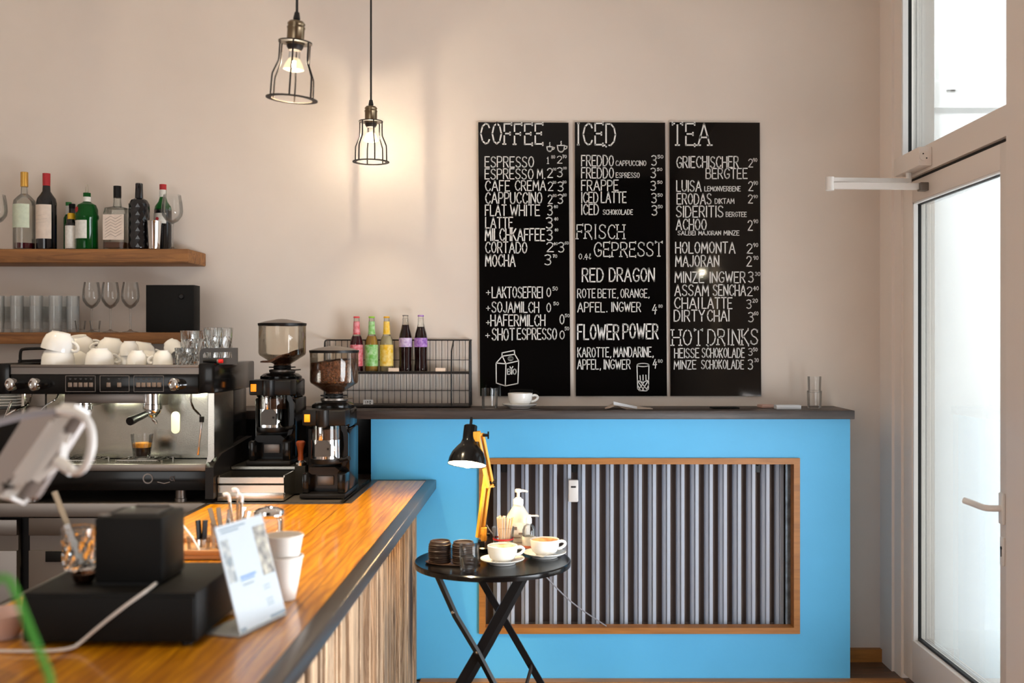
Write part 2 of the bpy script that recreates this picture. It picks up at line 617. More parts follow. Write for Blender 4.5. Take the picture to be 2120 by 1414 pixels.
hd = MB().box(LX - .012, LX, hy - .018, hy + .018, hz - .055, hz + .055, .005)
hd.tube(sm([(LX - .008, hy, hz), (LX - .05, hy + .002, hz), (LX - .062, hy + .02, hz), (LX - .066, hy + .09, hz + .002), (LX - .088, hy + .125, hz + .010)]), .0115, 12)
hd.build('handle', 'wplastic', lf)
MB().box(LX - .008, LX, hy - .014, hy + .014, hz - .20, hz - .10, .003).build('lock_plate', 'wplastic', lf)
MB().cyl((LX - .010, hy, hz - .138), (LX - .006, hy, hz - .138), .006).box(LX - .010, LX - .007, hy - .0025, hy + .0025, hz - .168, hz - .138).build('keyhole', 'gasket', lf)
# door closer
cl = MB()
ca, cb = yx(1902, XW - .045), yx(1850, XW - .045)
cl.box(XW - .045, XW + .01, ca, cb, 2.222, 2.300, .004)
closer = cl.build('door_closer', 'frame', door)
pcy = yx(1912, XW) + .012
MB().cyl((XW - .022, ca - .001, 2.262), (XW - .022, ca - .004, 2.262), .021, n=24).build('end_cap', 'frame', closer)
MB().cyl((XW - .028, ca - .003, 2.270), (XW - .028, ca - .0055, 2.270), .003).cyl((XW - .014, ca - .003, 2.252), (XW - .014, ca - .0055, 2.252), .003).build('cap_screws', 'gasket', closer)
E0 = P(1722, 378, 4.44)
E0.z = 2.165
s0 = Vector((XW - .02, 4.55, 2.185))
s1 = Vector((LX - .02, 4.46, 2.150))
ar = MB()
ar.tube([s0 + Vector((0, 0, .003)), E0 + Vector((0, 0, .010))], .01, flat=(.022, .018))
ar.tube([s1, E0 - Vector((0, 0, .014))], .01, flat=(.022, .026))
ar.cyl(E0 + Vector((-.008, 0, -.034)), E0 + Vector((-.008, 0, .022)), .017, n=20)
ar.cyl(s0 + Vector((0, 0, -.012)), s0 + Vector((0, 0, .045)), .012, n=16)
ar.build('closer_arm', 'wplastic', closer)
MB().box(LX - .035, LX + .002, s1.y - .03, s1.y + .012, 2.130, 2.165, .004).build('arm_bracket', 'steel_mat', closer)

# ---- what stands outside: white panelled front of the entrance bay, facing the room
ex = MB()
ex.box(1.5, 5.2, 5.6, 5.75, -.1, 4.2)
zx = CZ + 537 * 5.58 / F
zx2 = CZ + 484 * 5.58 / F
ex.box(1.5, P(1912, 0, 5.58).x, 5.56, 5.6, -.1, 4.2)
ex.box(P(1912, 0, 5.58).x, 5.2, 5.575, 5.6, zx2, zx)
exo = struct(ex.build('trim_1', 'white_frame'))
q = P(1960, 187, 5.57)
MB().box(q.x, q.x + .045, 5.568, 5.576, q.z - .004, q.z + .003).build('vent_slot', 'gasket', exo)
struct(MB().box(1.9, 9, -6, 9, -.15, -.02).build('trim_2', mat('pavement', (238, 238, 236), 0.8)))

# ------------------------------------------------------------------ fixed furniture
# blue radiator cabinet
XL, XR = P(768, 0, 4.7).x, P(1760, 0, 4.7).x
cab = thing('radiator_cabinet', 'sky blue painted cabinet with an oak framed opening in front of the radiator', 'cabinet', (0, 4.7, 0))
ox0, ox1 = P(992, 0, 4.7).x, P(1655, 0, 4.7).x
oz1, oz0 = P(0, 948, 4.7).z, P(0, 1311, 4.7).z
ZL = 1.197
b = MB()
e = .008
oc = [(XL, .004), (XR, .004), (XR, ZL - .039), (XL, ZL - .039)]
ic = [(ox0 + e, oz0 + e), (ox1 - e, oz0 + e), (ox1 - e, oz1 - e), (ox0 + e, oz1 - e)]
vs = [(x, y, z) for y in (0, .03) for x, z in oc + ic]
fs = []
for k in range(4):
    j = (k + 1) % 4
    fs += [(k, j, 4 + j, 4 + k), (8 + k, 12 + k, 12 + j, 8 + j), (k, 8 + k, 8 + j, j), (4 + k, 4 + j, 12 + j, 12 + k)]
b._add(vs, fs)
b.box(XR - .025, XR, .0305, .298, .004, ZL - .039)
b.build('body', 'blue', cab)
t = .027
n = MB()
e = .012
n.prism([(ox0, oz1), (ox1, oz1), (ox1 - t, oz1 - t), (ox0 + t, oz1 - t)], -e, .05)
n.prism([(ox0, oz0), (ox1, oz0), (ox1 - t, oz0 + t), (ox0 + t, oz0 + t)], -e, .05)
n.prism([(ox0, oz0), (ox0, oz1), (ox0 + t, oz1 - t), (ox0 + t, oz0 + t)], -e, .05)
n.prism([(ox1, oz0), (ox1, oz1), (ox1 - t, oz1 - t), (ox1 - t, oz0 + t)], -e, .05)
n.build('niche_frame', 'oak', cab)
MB().box(ox1 - t - .022, ox1 - t, .05, .06, oz0 + t, oz1 - t).build('edge_profile', 'galv', cab)
MB().box(XL + .02, XR - .03, .165, .185, .01, ZL - .05).box(XL, XL + .02, .03, .295, .01, ZL - .05).build('back_panel', 'brownpanel', cab)

# radiator
rad = thing('radiator', 'grey white tube radiator behind the opening of the blue cabinet', 'radiator', (0, 4.80, 0.15))
zb, zt = oz0 - .04 - .15, oz1 + .04 - .15
c0 = MB()
wt = .033
c0.prism([(-wt / 2, .026), (-wt / 2 + .004, .018), (-wt / 2 + .014, .009), (-wt / 2 + .0165, .013), (-wt / 2 + .018, .001), (-wt / 2 + .019, 0), (wt / 2, 0), (wt / 2, .05), (-wt / 2, .05)], zb, zt, 'Z')
cx0 = P(1028, 0, 4.8).x
pit = 29.35 * 4.8 / F
col = c0.build('tube', 'radiator', rad, ang=20)
for k in range(21):
    c = col if k == 0 else col.copy()
    if k:
        C.objects.link(c)
        c.parent = rad
    c.location = (cx0 + pit * k, 0, 0)
for z in (zb, zt - .05):
    MB().box(cx0 - .03, cx0 + pit * 20 + .03, .0505, .06, z, z + .05).build('header_pipe', 'brownpanel', rad)
bk = MB()
for k in (0, 5, 18):
    x = cx0 + pit * (k + .5)
    bk.box(x - .012, x + .012, .03, .05, zt - .12, zt - .02).sphere((x, .028, zt - .085), .006)
bk.build('bracket', 'black', rad)
q = P(1187, 1016, 4.78)
ht = thing('heat_meter', 'small white heat meter clipped to the radiator tubes', 'heat meter', (q.x, 4.782, q.z))
MB().box(-.0225, .0225, -.014, .0168, -.05, .05, .006).build('body', 'wplastic', ht)
MB().box(-.011, .011, -.0155, -.013, .015, .023).build('display', 'dgrey', ht)

# long dark ledge on top
q = P(1770, 0, 4.66)
MBl = MB().box(-3.9, q.x, 4.66, 4.998, ZL - .038, ZL, .003)
tag(MBl.build('ledge_worktop', 'ledge'), 'long dark wooden ledge running along the back wall above the blue cabinet', 'ledge')
# black tiled splashback behind the machine
bs = MB().box(-3.9, XL - .002, 4.88, 4.998, CT, ZL - .04)
tag(bs.build('tiled_splashback', 'tile'), 'black glossy splashback below the ledge behind the coffee machine', 'splashback')
js = MB()
# stainless back counter with fridge doors
bc = thing('back_counter', 'brushed steel counter with fridge drawers under the coffee machine', 'counter', (-2.0, 4.0, 0))
BX = -2.0
MB().box(-3.9 - BX, -1.2625 - BX, 0, .875, CT - .052, CT, .002).box(-1.262 - BX, -.757 - BX, .012, .70, CT - .03, CT - .001).build('top', 'steel_mat', bc)
MB().box(-1.215 - BX, -.757 - BX, .012, .022, CT - .001, CT + .0006).box(-.765 - BX, -.757 - BX, .022, .69, CT - .001, CT + .0006).build('raised_edge', 'steel', bc)
MB().box(-3.9 - BX, -1.30 - BX, .05, .85, .06, CT - .055).build('carcass', 'black', bc)
sx = P(44, 0, 4.0).x - BX
for i, (a, b) in enumerate(((sx - .62, sx - .022), (sx + .022, -1.31 - BX))):
    z2, z1 = P(0, 1077 if i == 0 else 1073, 4.0).z, .12
    ph, pl = P(0, 1110, 4).z, P(0, 1141, 4).z
    d = MB().box(a, b, .01, .048, ph, z2, .003).box(a, b, .022, .048, pl, ph).box(a, b, .01, .048, z1, pl, .003)
    dd = d.build('fridge_door', 'steel_mat', bc)
    if i:
        MB().box(a + .066, a + .13, .004, .012, pl - .042, pl - .002, .002).build('label_holder', 'black_mt', dd)

# ---- wooden bar running towards the camera
bar = thing('bar_counter', 'wooden bar with varnished top, dark steel edging and rustic plank cladding', 'bar', (-.86, 2.3, 0))
BX, BY = -.86, 2.3
ti, to = -.505, -.462               # edging
top = MB()
top.box(-1.24 - BX, ti - BX, .5 - BY, 3.995 - BY, CT - .035, CT - .001)
top.box(-.742 - BX, ti - BX, 3.995 - BY, 4.665 - BY, CT - .035, CT - .001)
top.build('top', 'bar_wood', bar)
ed = MB()
ed.box(ti - BX, to - BX, .5 - BY, 4.69 - BY, CT - .042, CT, .004, 3)
ed.box(-1.262 - BX, -1.24 - BX, .5 - BY, 3.99 - BY, CT - .042, CT, .001)
ed.box(-1.24 - BX, -.742 - BX, 3.985 - BY, 4.005 - BY, CT - .04, CT, .001)
ed.box(-.742 - BX, -.715 - BX, 4.005 - BY, 4.69 - BY, CT - .04, CT, .001)
ed.box(-.715 - BX, ti - BX, 4.655 - BY, 4.69 - BY, CT - .04, CT, .001)
ed.build('steel_edging', 'steel_dark', bar)
MB().box(-1.22 - BX, -.60 - BX, .55 - BY, 3.95 - BY, .0, CT - .045).box(-.735 - BX, -.60 - BX, 3.95 - BY, 4.68 - BY, 0, CT - .045).build('carcass', 'brownpanel', bar)
cd = MB()
y = .55
while y < 4.68:
    wd = random.choice((.012, .018, .022, .03, .04, .05, .065))
    y2 = min(y + wd, 4.685)
    dx = random.uniform(-.016, .010)
    cd.box(-.598 - BX, -.553 + dx - BX, y - BY, y2 - .0015 - BY, .01, CT - .044, .002, 1)
    y = y2
cd.build('plank_cladding', 'cladding', bar)

# ---- wooden shelves on the back wall
for nm, z0, z1, lab in (('upper', 1.852, 1.914, 'upper rustic wooden wall shelf carrying the spirit bottles'), ('lower', 1.489, 1.541, 'lower rustic wooden wall shelf carrying tumblers and wine glasses')):
    s = MB()
    n = 26
    for k in range(1):
        s.box(-3.9, -1.575, 4.747, 4.998, z0, z1, .006, 2)
    tag(s.build('wall_shelf', 'shelf'), lab, 'shelf', 'wooden wall shelves')

# ------------------------------------------------------------------ menu boards with hand lettering
G = {
    'A': (1, [[(0, 0), (.5, 1), (1, 0)], [(.18, .36), (.82, .36)]]),
    'B': (.85, [[(0, 0), (0, 1), (.6, 1), (.88, .9), (.88, .66), (.6, .54), (0, .54)], [(.6, .54), (1, .42), (1, .12), (.65, 0), (0, 0)]]),
    'C': (.85, [[(1, .8), (.86, .95), (.55, 1), (.2, .86), (0, .5), (.2, .14), (.55, 0), (.86, .05), (1, .2)]]),
    'D': (.9, [[(0, 0), (0, 1), (.5, 1), (.85, .82), (1, .5), (.85, .18), (.5, 0), (0, 0)]]),
    'E': (.75, [[(1, 1), (0, 1), (0, 0), (1, 0)], [(0, .52), (.8, .52)]]),
    'F': (.72, [[(1, 1), (0, 1), (0, 0)], [(0, .52), (.8, .52)]]),
    'G': (.9, [[(1, .82), (.8, .98), (.5, 1), (.18, .84), (0, .5), (.18, .14), (.5, 0), (.85, .06), (1, .2), (1, .44), (.6, .44)]]),
    'H': (.85, [[(0, 0), (0, 1)], [(1, 0), (1, 1)], [(0, .5), (1, .5)]]),
    'I': (.08, [[(.5, 0), (.5, 1)]]),
    'J': (.6, [[(1, 1), (1, .22), (.75, .02), (.35, 0), (0, .16)]]),
    'K': (.8, [[(0, 0), (0, 1)], [(.95, 1), (0, .42)], [(.25, .55), (1, 0)]]),
    'L': (.72, [[(0, 1), (0, 0), (1, 0)]]),
    'M': (1.05, [[(0, 0), (.08, 1), (.5, .3), (.92, 1), (1, 0)]]),
    'N': (.85, [[(0, 0), (0, 1), (1, 0), (1, 1)]]),
    'O': (.9, [[(.5, 1), (.18, .88), (0, .5), (.18, .12), (.5, 0), (.82, .12), (1, .5), (.82, .88), (.5, 1)]]),
    'P': (.8, [[(0, 0), (0, 1), (.6, 1), (.95, .9), (1, .72), (.9, .54), (.6, .46), (0, .46)]]),
    'R': (.82, [[(0, 0), (0, 1), (.6, 1), (.92, .9), (.95, .72), (.85, .56), (.55, .48), (0, .48)], [(.45, .48), (1, 0)]]),
    'S': (.8, [[(.95, .86), (.75, .97), (.45, 1), (.12, .9), (.05, .72), (.25, .56), (.75, .44), (1, .27), (.88, .08), (.5, 0), (.2, .03), (0, .16)]]),
    'T': (.85, [[(0, 1), (1, 1)], [(.5, 1), (.5, 0)]]),
    'U': (.85, [[(0, 1), (0, .25), (.2, .04), (.5, 0), (.8, .04), (1, .25), (1, 1)]]),
    'V': (.9, [[(0, 1), (.5, 0), (1, 1)]]),
    'W': (1.2, [[(0, 1), (.25, 0), (.5, .8), (.75, 0), (1, 1)]]),
    'Y': (.85, [[(0, 1), (.5, .48), (1, 1)], [(.5, .48), (.5, 0)]]),
    'Z': (.8, [[(0, 1), (1, 1), (0, 0), (1, 0)]]),
    '0': (.75, [[(.5, 1), (.12, .82), (0, .5), (.12, .18), (.5, 0), (.88, .18), (1, .5), (.88, .82), (.5, 1)]]),
    '1': (.4, [[(0, .78), (.55, 1), (.55, 0)], [(0, 0), (1, 0)]]),
    '2': (.7, [[(0, .8), (.2, .97), (.55, 1), (.9, .86), (.88, .62), (0, 0), (1, 0)]]),
    '3': (.65, [[(0, .9), (.4, 1), (.85, .92), (.95, .74), (.75, .58), (.35, .54)], [(.35, .54), (.85, .46), (1, .26), (.8, .05), (.35, 0), (0, .1)]]),
    '4': (.75, [[(.6, 1), (0, .32), (1, .36)], [(.8, .7), (.6, -.1)]]),
    '5': (.7, [[(.95, 1), (.1, 1), (.05, .56), (.5, .62), (.95, .46), (.95, .18), (.5, 0), (0, .08)]]),
    '6': (.7, [[(.85, 1), (.3, .75), (0, .35), (.15, .06), (.5, 0), (.9, .1), (.95, .36), (.6, .54), (.15, .42)]]),
    '7': (.7, [[(0, 1), (1, 1), (.35, 0)], [(.2, .5), (.8, .5)]]),
    '8': (.75, [[(.5, 1), (.08, .88), (.1, .64), (.5, .52), (1, .32), (.9, .06), (.5, 0), (.1, .06), (0, .32), (.5, .52), (.9, .64), (.92, .88), (.5, 1)]]),
    '9': (.7, [[(.95, .72), (.5, .46), (.05, .6), (.08, .9), (.5, 1), (.92, .9), (.95, .6), (.6, 0)]]),
    '+': (.8, [[(0, .5), (1, .5)], [(.5, 0), (.5, 1)]]),
    '.': (.1, [[(.4, .0), (.5, .05)]]),
    ',': (.12, [[(.6, .06), (.3, -.1)]]),
    'l': (.5, [[(0, .2), (.7, .75), (.8, 1), (.5, 1), (.35, .3), (.5, 0), (1, .2)]]),
}
CR = {'A': (980, 240, 410 / 1812), 'B': (980, 540, 410 / 1812), 'C': (1370, 240, 410 / 1812), 'D': (1370, 540, 340 / 1414)}


def ribbon(mb, pts, wpx, Y):
    """flat painted stroke, 0.6 mm proud of the board"""
    h = wpx / 2
    P2 = [Vector(p) for p in pts]
    for a, b in zip(P2, P2[1:]):
        d = b - a
        if d.length < 1e-4:
            continue
        d.normalize()
        a2, b2 = a - d * h * .7, b + d * h * .7
        nn = Vector((-d.y, d.x)) * h
        qs = [P(*(a2 + nn), Y), P(*(b2 + nn), Y), P(*(b2 - nn), Y), P(*(a2 - nn), Y)]
        mb.hexa(qs + [v - Vector((0, .0006, 0)) for v in qs])


def serifs(st):
    out = []
    for s in st:
        for e, f in ((s[0], s[1]), (s[-1], s[-2])):
            dx, dy = e[0] - f[0], e[1] - f[1]
            if abs(dy) > abs(dx) * .9 and (e[1] < .05 or e[1] > .95):
                out.append([(e[0] - .2, e[1]), (e[0] + .2, e[1])])
            elif abs(dx) > abs(dy):
                out.append([(e[0], e[1] + .07), (e[0], e[1] - .07)])
    return out


def letter(mb, txt, x0, x1, yt, yb, crop, Y, serif=False, wpx=None):
    ox, oy, k = CR[crop]
    x0, x1, yt, yb = ox + x0 * k, ox + x1 * k, oy + yt * k, oy + yb * k
    gap = .30
    tot = sum(G[c][0] + (0.25 if serif and c == 'I' else 0) for c in txt) + gap * (len(txt) - 1)
    u = (x1 - x0) / max(tot, .2) if len(txt) > 1 or txt not in 'I1' else (x1 - x0)
    h = yb - yt
    wpx = wpx or min(3.0, max(1.35, h * (.072 if serif else .10)))
    x = x0
    for c in txt:
        g, st = G[c]
        if serif and c == 'I':
            g += .25
        j = random.uniform(-.02, .02) * h
        if serif:
            st = st + serifs(st)
        for s in st:
            ribbon(mb, [(x + px * g * u if not (c in '.,') else x + px * 3, yb - py * h + j) for px, py in s], wpx, Y)
        x += (g + gap) * u


BD = 4.985
TXT = {
    0: [('COFFEE', 68, 635, 72, 257, 'A', 1), ('ESPRESSO', 107, 552, 373, 468, 'A'), ('1', 675, 712, 377, 437, 'A'), ('80', 714, 746, 362, 388, 'A'),
        ('2', 768, 812, 367, 432, 'A'), ('70', 817, 852, 358, 385, 'A'), ('ESPRESSO', 107, 548, 485, 577, 'A'), ('M.', 585, 652, 488, 573, 'A'),
        ('2', 678, 726, 478, 562, 'A'), ('00', 728, 757, 478, 498, 'A'), ('3', 770, 814, 472, 558, 'A'), ('00', 822, 852, 468, 488, 'A'),
        ('CAFE', 110, 332, 592, 685, 'A'), ('CREMA', 383, 662, 592, 682, 'A'), ('2', 685, 728, 605, 684, 'A'), ('20', 728, 757, 598, 618, 'A'),
        ('3', 775, 822, 604, 690, 'A'), ('20', 818, 850, 595, 615, 'A'), ('CAPPUCCINO', 112, 627, 700, 800, 'A'), ('2', 685, 723, 725, 803, 'A'),
        ('80', 727, 760, 718, 740, 'A'), ('3', 775, 818, 720, 803, 'A'), ('80', 821, 852, 712, 735, 'A'), ('FLAT', 110, 300, 815, 912, 'A'),
        ('WHITE', 340, 607, 815, 912, 'A'), ('3', 680, 723, 818, 910, 'A'), ('40', 738, 772, 818, 842, 'A'), ('LATTE', 112, 360, 928, 1025, 'A'),
        ('3', 668, 723, 928, 1028, 'A'), ('40', 742, 775, 930, 955, 'A'), ('MILCHKAFFEE', 110, 652, 1032, 1140, 'A'), ('3', 675, 722, 1040, 1138, 'A'),
        ('40', 745, 775, 1032, 1055, 'A'), ('CORTADO', 112, 490, 1155, 1253, 'A'), ('2', 672, 733, 1158, 1243, 'A'), ('40', 736, 770, 1158, 1180, 'A'),
        ('3', 780, 828, 1158, 1248, 'A'), ('60', 836, 870, 1150, 1175, 'A'), ('MOCHA', 112, 382, 1270, 1375, 'A'), ('3', 655, 710, 1268, 1362, 'A'),
        ('70', 729, 765, 1270, 1297, 'A'), ('+', 118, 155, 272, 310, 'B'), ('LAKTOSEFREI', 172, 632, 240, 338, 'B'), ('0', 672, 708, 248, 330, 'B'),
        ('50', 727, 770, 238, 270, 'B'), ('+', 118, 152, 415, 452, 'B'), ('SOJAMILCH', 170, 598, 377, 472, 'B'), ('0', 672, 708, 388, 470, 'B'),
        ('50', 734, 780, 378, 405, 'B'), ('+', 118, 150, 548, 582, 'B'), ('HAFERMILCH', 160, 655, 495, 595, 'B'), ('0', 792, 830, 490, 578, 'B'),
        ('50', 840, 878, 488, 515, 'B'), ('+', 112, 150, 665, 702, 'B'), ('SHOT', 172, 375, 620, 725, 'B'), ('ESPRESSO', 402, 762, 620, 720, 'B'),
        ('0', 792, 832, 640, 717, 'B'), ('50', 838, 874, 605, 635, 'B')],
    1: [('ICED', 945, 1300, 72, 267, 'A', 1), ('FREDDO', 990, 1282, 362, 458, 'A'), ('CAPPUCCINO', 1303, 1580, 410, 455, 'A'), ('3', 1632, 1675, 362, 452, 'A'),
        ('50', 1687, 1736, 360, 388, 'A'), ('FREDDO', 990, 1283, 475, 570, 'A'), ('ESPRESSO', 1305, 1520, 520, 565, 'A'), ('3', 1625, 1668, 478, 568, 'A'),
        ('50', 1683, 1727, 478, 502, 'A'), ('FRAPPE', 990, 1325, 588, 682, 'A'), ('3', 1625, 1668, 597, 682, 'A'), ('50', 1685, 1728, 595, 620, 'A'),
        ('ICED', 990, 1140, 700, 795, 'A'), ('LATTE', 1170, 1398, 697, 795, 'A'), ('3', 1632, 1675, 710, 797, 'A'), ('50', 1687, 1730, 712, 738, 'A'),
        ('ICED', 990, 1145, 808, 902, 'A'), ('SCHOKOLADE', 1187, 1458, 858, 902, 'A'), ('3', 1635, 1680, 818, 908, 'A'), ('50', 1690, 1730, 817, 843, 'A'),
        ('FRISCH', 948, 1378, 995, 1122, 'A', 1), ('GEPRESST', 1105, 1728, 1157, 1285, 'A', 1), ('0.4l', 965, 1075, 1262, 1310, 'A'),
        ('RED', 998, 1188, 70, 190, 'B'), ('DRAGON', 1245, 1655, 68, 188, 'B'), ('ROTE', 953, 1115, 258, 338, 'B'), ('BETE,', 1140, 1320, 260, 338, 'B'),
        ('ORANGE,', 1348, 1605, 258, 335, 'B'), ('APFEL.', 955, 1220, 382, 468, 'B'), ('INGWER', 1265, 1530, 380, 465, 'B'), ('4', 1637, 1678, 400, 478, 'B'),
        ('80', 1695, 1730, 402, 428, 'B'), ('FLOWER', 955, 1330, 585, 718, 'B'), ('POWER', 1370, 1688, 578, 710, 'B'), ('KAROTTE,', 955, 1255, 795, 880, 'B'),
        ('MANDARINE,', 1285, 1642, 790, 878, 'B'), ('APFEL,', 953, 1160, 905, 992, 'B'), ('INGWER', 1195, 1435, 905, 990, 'B'), ('4', 1643, 1678, 900, 975, 'B'),
        ('80', 1690, 1730, 903, 930, 'B')],
    2: [('TEA', 98, 440, 72, 268, 'C', 1), ('GRIECHISCHER', 137, 700, 372, 473, 'C'), ('2', 795, 833, 395, 468, 'C'), ('90', 836, 872, 388, 418, 'C'),
        ('BERGTEE', 405, 782, 480, 572, 'C'), ('LUISA', 137, 360, 592, 690, 'C'), ('LEMONVERBENE', 393, 720, 645, 688, 'C'), ('2', 795, 835, 602, 685, 'C'),
        ('90', 840, 878, 598, 630, 'C'), ('ERODAS', 140, 452, 712, 808, 'C'), ('DIKTAM', 487, 662, 757, 802, 'C'), ('2', 792, 832, 722, 798, 'C'),
        ('90', 840, 876, 725, 752, 'C'), ('SIDERITIS', 135, 560, 825, 925, 'C'), ('BERGTEE', 588, 775, 880, 922, 'C'), ('ACHOO', 133, 408, 945, 1043, 'C'),
        ('2', 790, 830, 955, 1045, 'C'), ('90', 840, 880, 948, 980, 'C'), ('SALBEI', 148, 308, 1053, 1090, 'C'), ('MAJORAN', 338, 540, 1053, 1090, 'C'),
        ('MINZE', 568, 708, 1050, 1092, 'C'), ('HOLOMONTA', 127, 670, 1155, 1255, 'C'), ('2', 780, 830, 1170, 1255, 'C'), ('90', 838, 880, 1165, 1198, 'C'),
        ('MAJORAN', 127, 522, 1278, 1378, 'C'), ('2', 778, 822, 1285, 1375, 'C'), ('90', 840, 882, 1282, 1315, 'C'), ('MINZE', 115, 362, 95, 187, 'D'),
        ('INGWER', 415, 717, 95, 187, 'D'), ('3', 748, 788, 95, 185, 'D'), ('30', 805, 846, 98, 128, 'D'), ('ASSAM', 113, 402, 207, 300, 'D'),
        ('SENCHA', 443, 722, 207, 300, 'D'), ('2', 737, 780, 225, 300, 'D'), ('40', 791, 833, 220, 252, 'D'), ('CHAI', 110, 318, 317, 410, 'D'),
        ('LATTE', 348, 605, 317, 410, 'D'), ('3', 732, 770, 335, 410, 'D'), ('20', 783, 825, 328, 358, 'D'), ('DIRTY', 107, 368, 425, 520, 'D'),
        ('CHAI', 393, 580, 425, 520, 'D'), ('3', 748, 788, 445, 527, 'D'), ('60', 794, 830, 438, 467, 'D'), ('HOT', 92, 350, 592, 725, 'D', 1),
        ('DRINKS', 398, 825, 590, 722, 'D', 1), ('HEISSE', 110, 320, 755, 835, 'D'), ('SCHOKOLADE', 347, 712, 752, 832, 'D'), ('3', 748, 780, 755, 815, 'D'),
        ('50', 788, 823, 750, 778, 'D'), ('MINZE', 107, 295, 858, 932, 'D'), ('SCHOKOLADE', 342, 705, 855, 930, 'D'), ('3', 745, 783, 850, 935, 'D'),
        ('30', 799, 833, 840, 870, 'D')],
}


def draw(mb, crop, lines, wz=9):
    ox, oy, k = CR[crop]
    for l in lines:
        ribbon(mb, [(ox + x * k, oy + y * k) for x, y in l], wz * k, BD)


def ell(cx, cy, rx, ry, a0=0, a1=360, n=14):
    return [(cx + rx * math.cos(math.radians(a0 + (a1 - a0) * i / n)), cy + ry * math.sin(math.radians(a0 + (a1 - a0) * i / n))) for i in range(n + 1)]


def cupdraw(x0, x1, yt, yb):
    w = x1 - x0
    b = x0 + w * .74
    return [[(x0, yt), (b, yt), (b - w * .08, yt + (yb - yt) * .7), (b - w * .22, yb - 4), (x0 + w * .22, yb - 4), (x0 + w * .08, yt + (yb - yt) * .7), (x0, yt)],
            [(b, yt + 4), (x1, yt + 8), (x1 - 4, yt + (yb - yt) * .45), (b - w * .05, yt + (yb - yt) * .6)], [(x0 + w * .3, yb), (b - w * .25, yb)],
            [(x0 + w * .36, yt - 8), (x0 + w * .42, yt - 18), (x0 + w * .36, yt - 28), (x0 + w * .4, yt - 38)]]


for i, (bx, lab) in enumerate(((((990, 1177), (994, 1181)), 'left black menu board headed coffee with a drawn milk carton'),
                               (((1190, 1377), (1192, 1381)), 'middle black menu board headed iced with a drawn glass tumbler'),
                               (((1386, 1573), (1388, 1576)), 'right black menu board headed tea, nearest to the door'))):
    (a0, a1), (c0_, c1_) = bx
    q = [P(c0_, 820, BD), P(c1_, 820, BD), P(a1, 254, BD), P(a0, 253, BD)]
    mid = (q[0] + q[1]) / 2
    mid.y = BD
    bt = thing('menu_board', lab, 'menu board', (0, 0, 0), 0, 'black menu boards on the back wall')
    m = MB()
    m.hexa([v + Vector((0, .0135, 0)) for v in q] + q)
    bo = m.build('panel', 'board', bt, 20)
    le = MB()
    for tx in TXT[i]:
        letter(le, tx[0], *tx[1:5], tx[5], BD - .0002, len(tx) > 6)
    le.build('lettering', 'chalk', bt, 20)
    if i == 0:
        d = MB()
        draw(d, 'A', cupdraw(672, 742, 282, 326) + cupdraw(768, 858, 270, 331))
        d.build('cup_drawings', 'chalk', bt, 20)
        d = MB()
        draw(d, 'B', [[(208, 935), (298, 942), (292, 1145), (210, 1118), (208, 935)], [(298, 942), (415, 915), (407, 1122), (292, 1145)],
                      [(208, 935), (265, 872), (298, 942)], [(265, 872), (378, 855), (415, 915)], [(262, 872), (262, 842), (375, 820), (378, 855)], ell(340, 895, 22, 18), ell(342, 893, 14, 10),
                      [(335, 970), (347, 990), (362, 968)]])
        letter(d, 'BIO', 312, 392, 990, 1038, 'B', BD, wpx=2)
        d.build('carton_drawing', 'chalk', bt, 20)
    if i == 1:
        d = MB()
        draw(d, 'B', [ell(1552, 953, 55, 15), [(1497, 953), (1503, 1170), (1520, 1188), (1585, 1190), (1602, 1172), (1607, 953)], [(1500, 1095), (1550, 1110), (1605, 1092)],
                      [(1505, 1100), (1560, 1185)], [(1530, 1106), (1590, 1180)], [(1565, 1106), (1515, 1175)], [(1600, 1096), (1545, 1185)], [(1505, 1140), (1530, 1188)], [(1605, 1130), (1580, 1188)],
                      [(1525, 1050), (1528, 1092)], [(1552, 1045), (1553, 1092)], [(1578, 1045), (1580, 1090)]], 8)
        d.build('glass_drawing', 'chalk', bt, 20)


# ------------------------------------------------------------------ pendant lamps
def bulb_mat(name, col, s):
    return mat(name, (255, 240, 220), 0.3, emit=col, estr=s)


M['bulb_core'] = bulb_mat('glowing_capsule', (255, 238, 208), 2900)


def glow_glass(name, s, k):
    m = bpy.data.materials.new(name)
    m.use_nodes = True
    nt = m.node_tree
    nt.nodes.remove(nt.nodes['Principled BSDF'])
    tr = nt.nodes.new('ShaderNodeBsdfTransparent')
    e = nt.nodes.new('ShaderNodeEmission')
    e.inputs[0].default_value = lin((255, 226, 178))
    e.inputs[1].default_value = s
    x = nt.nodes.new('ShaderNodeMixShader')
    x.inputs[0].default_value = k
    nt.links.new(tr.outputs[0], x.inputs[1])
    nt.links.new(e.outputs[0], x.inputs[2])
    nt.links.new(x.outputs[0], nt.nodes['Material Output'].inputs[0])
    return m


M['bulb_face'] = glow_glass('glowing_lamp_face', 8, .45)
M['bulb_side'] = glow_glass('glowing_lamp_reflector', 5, .35)
M['bulb_side_dim'] = glow_glass('dim_lamp_reflector', 1.6, .5)


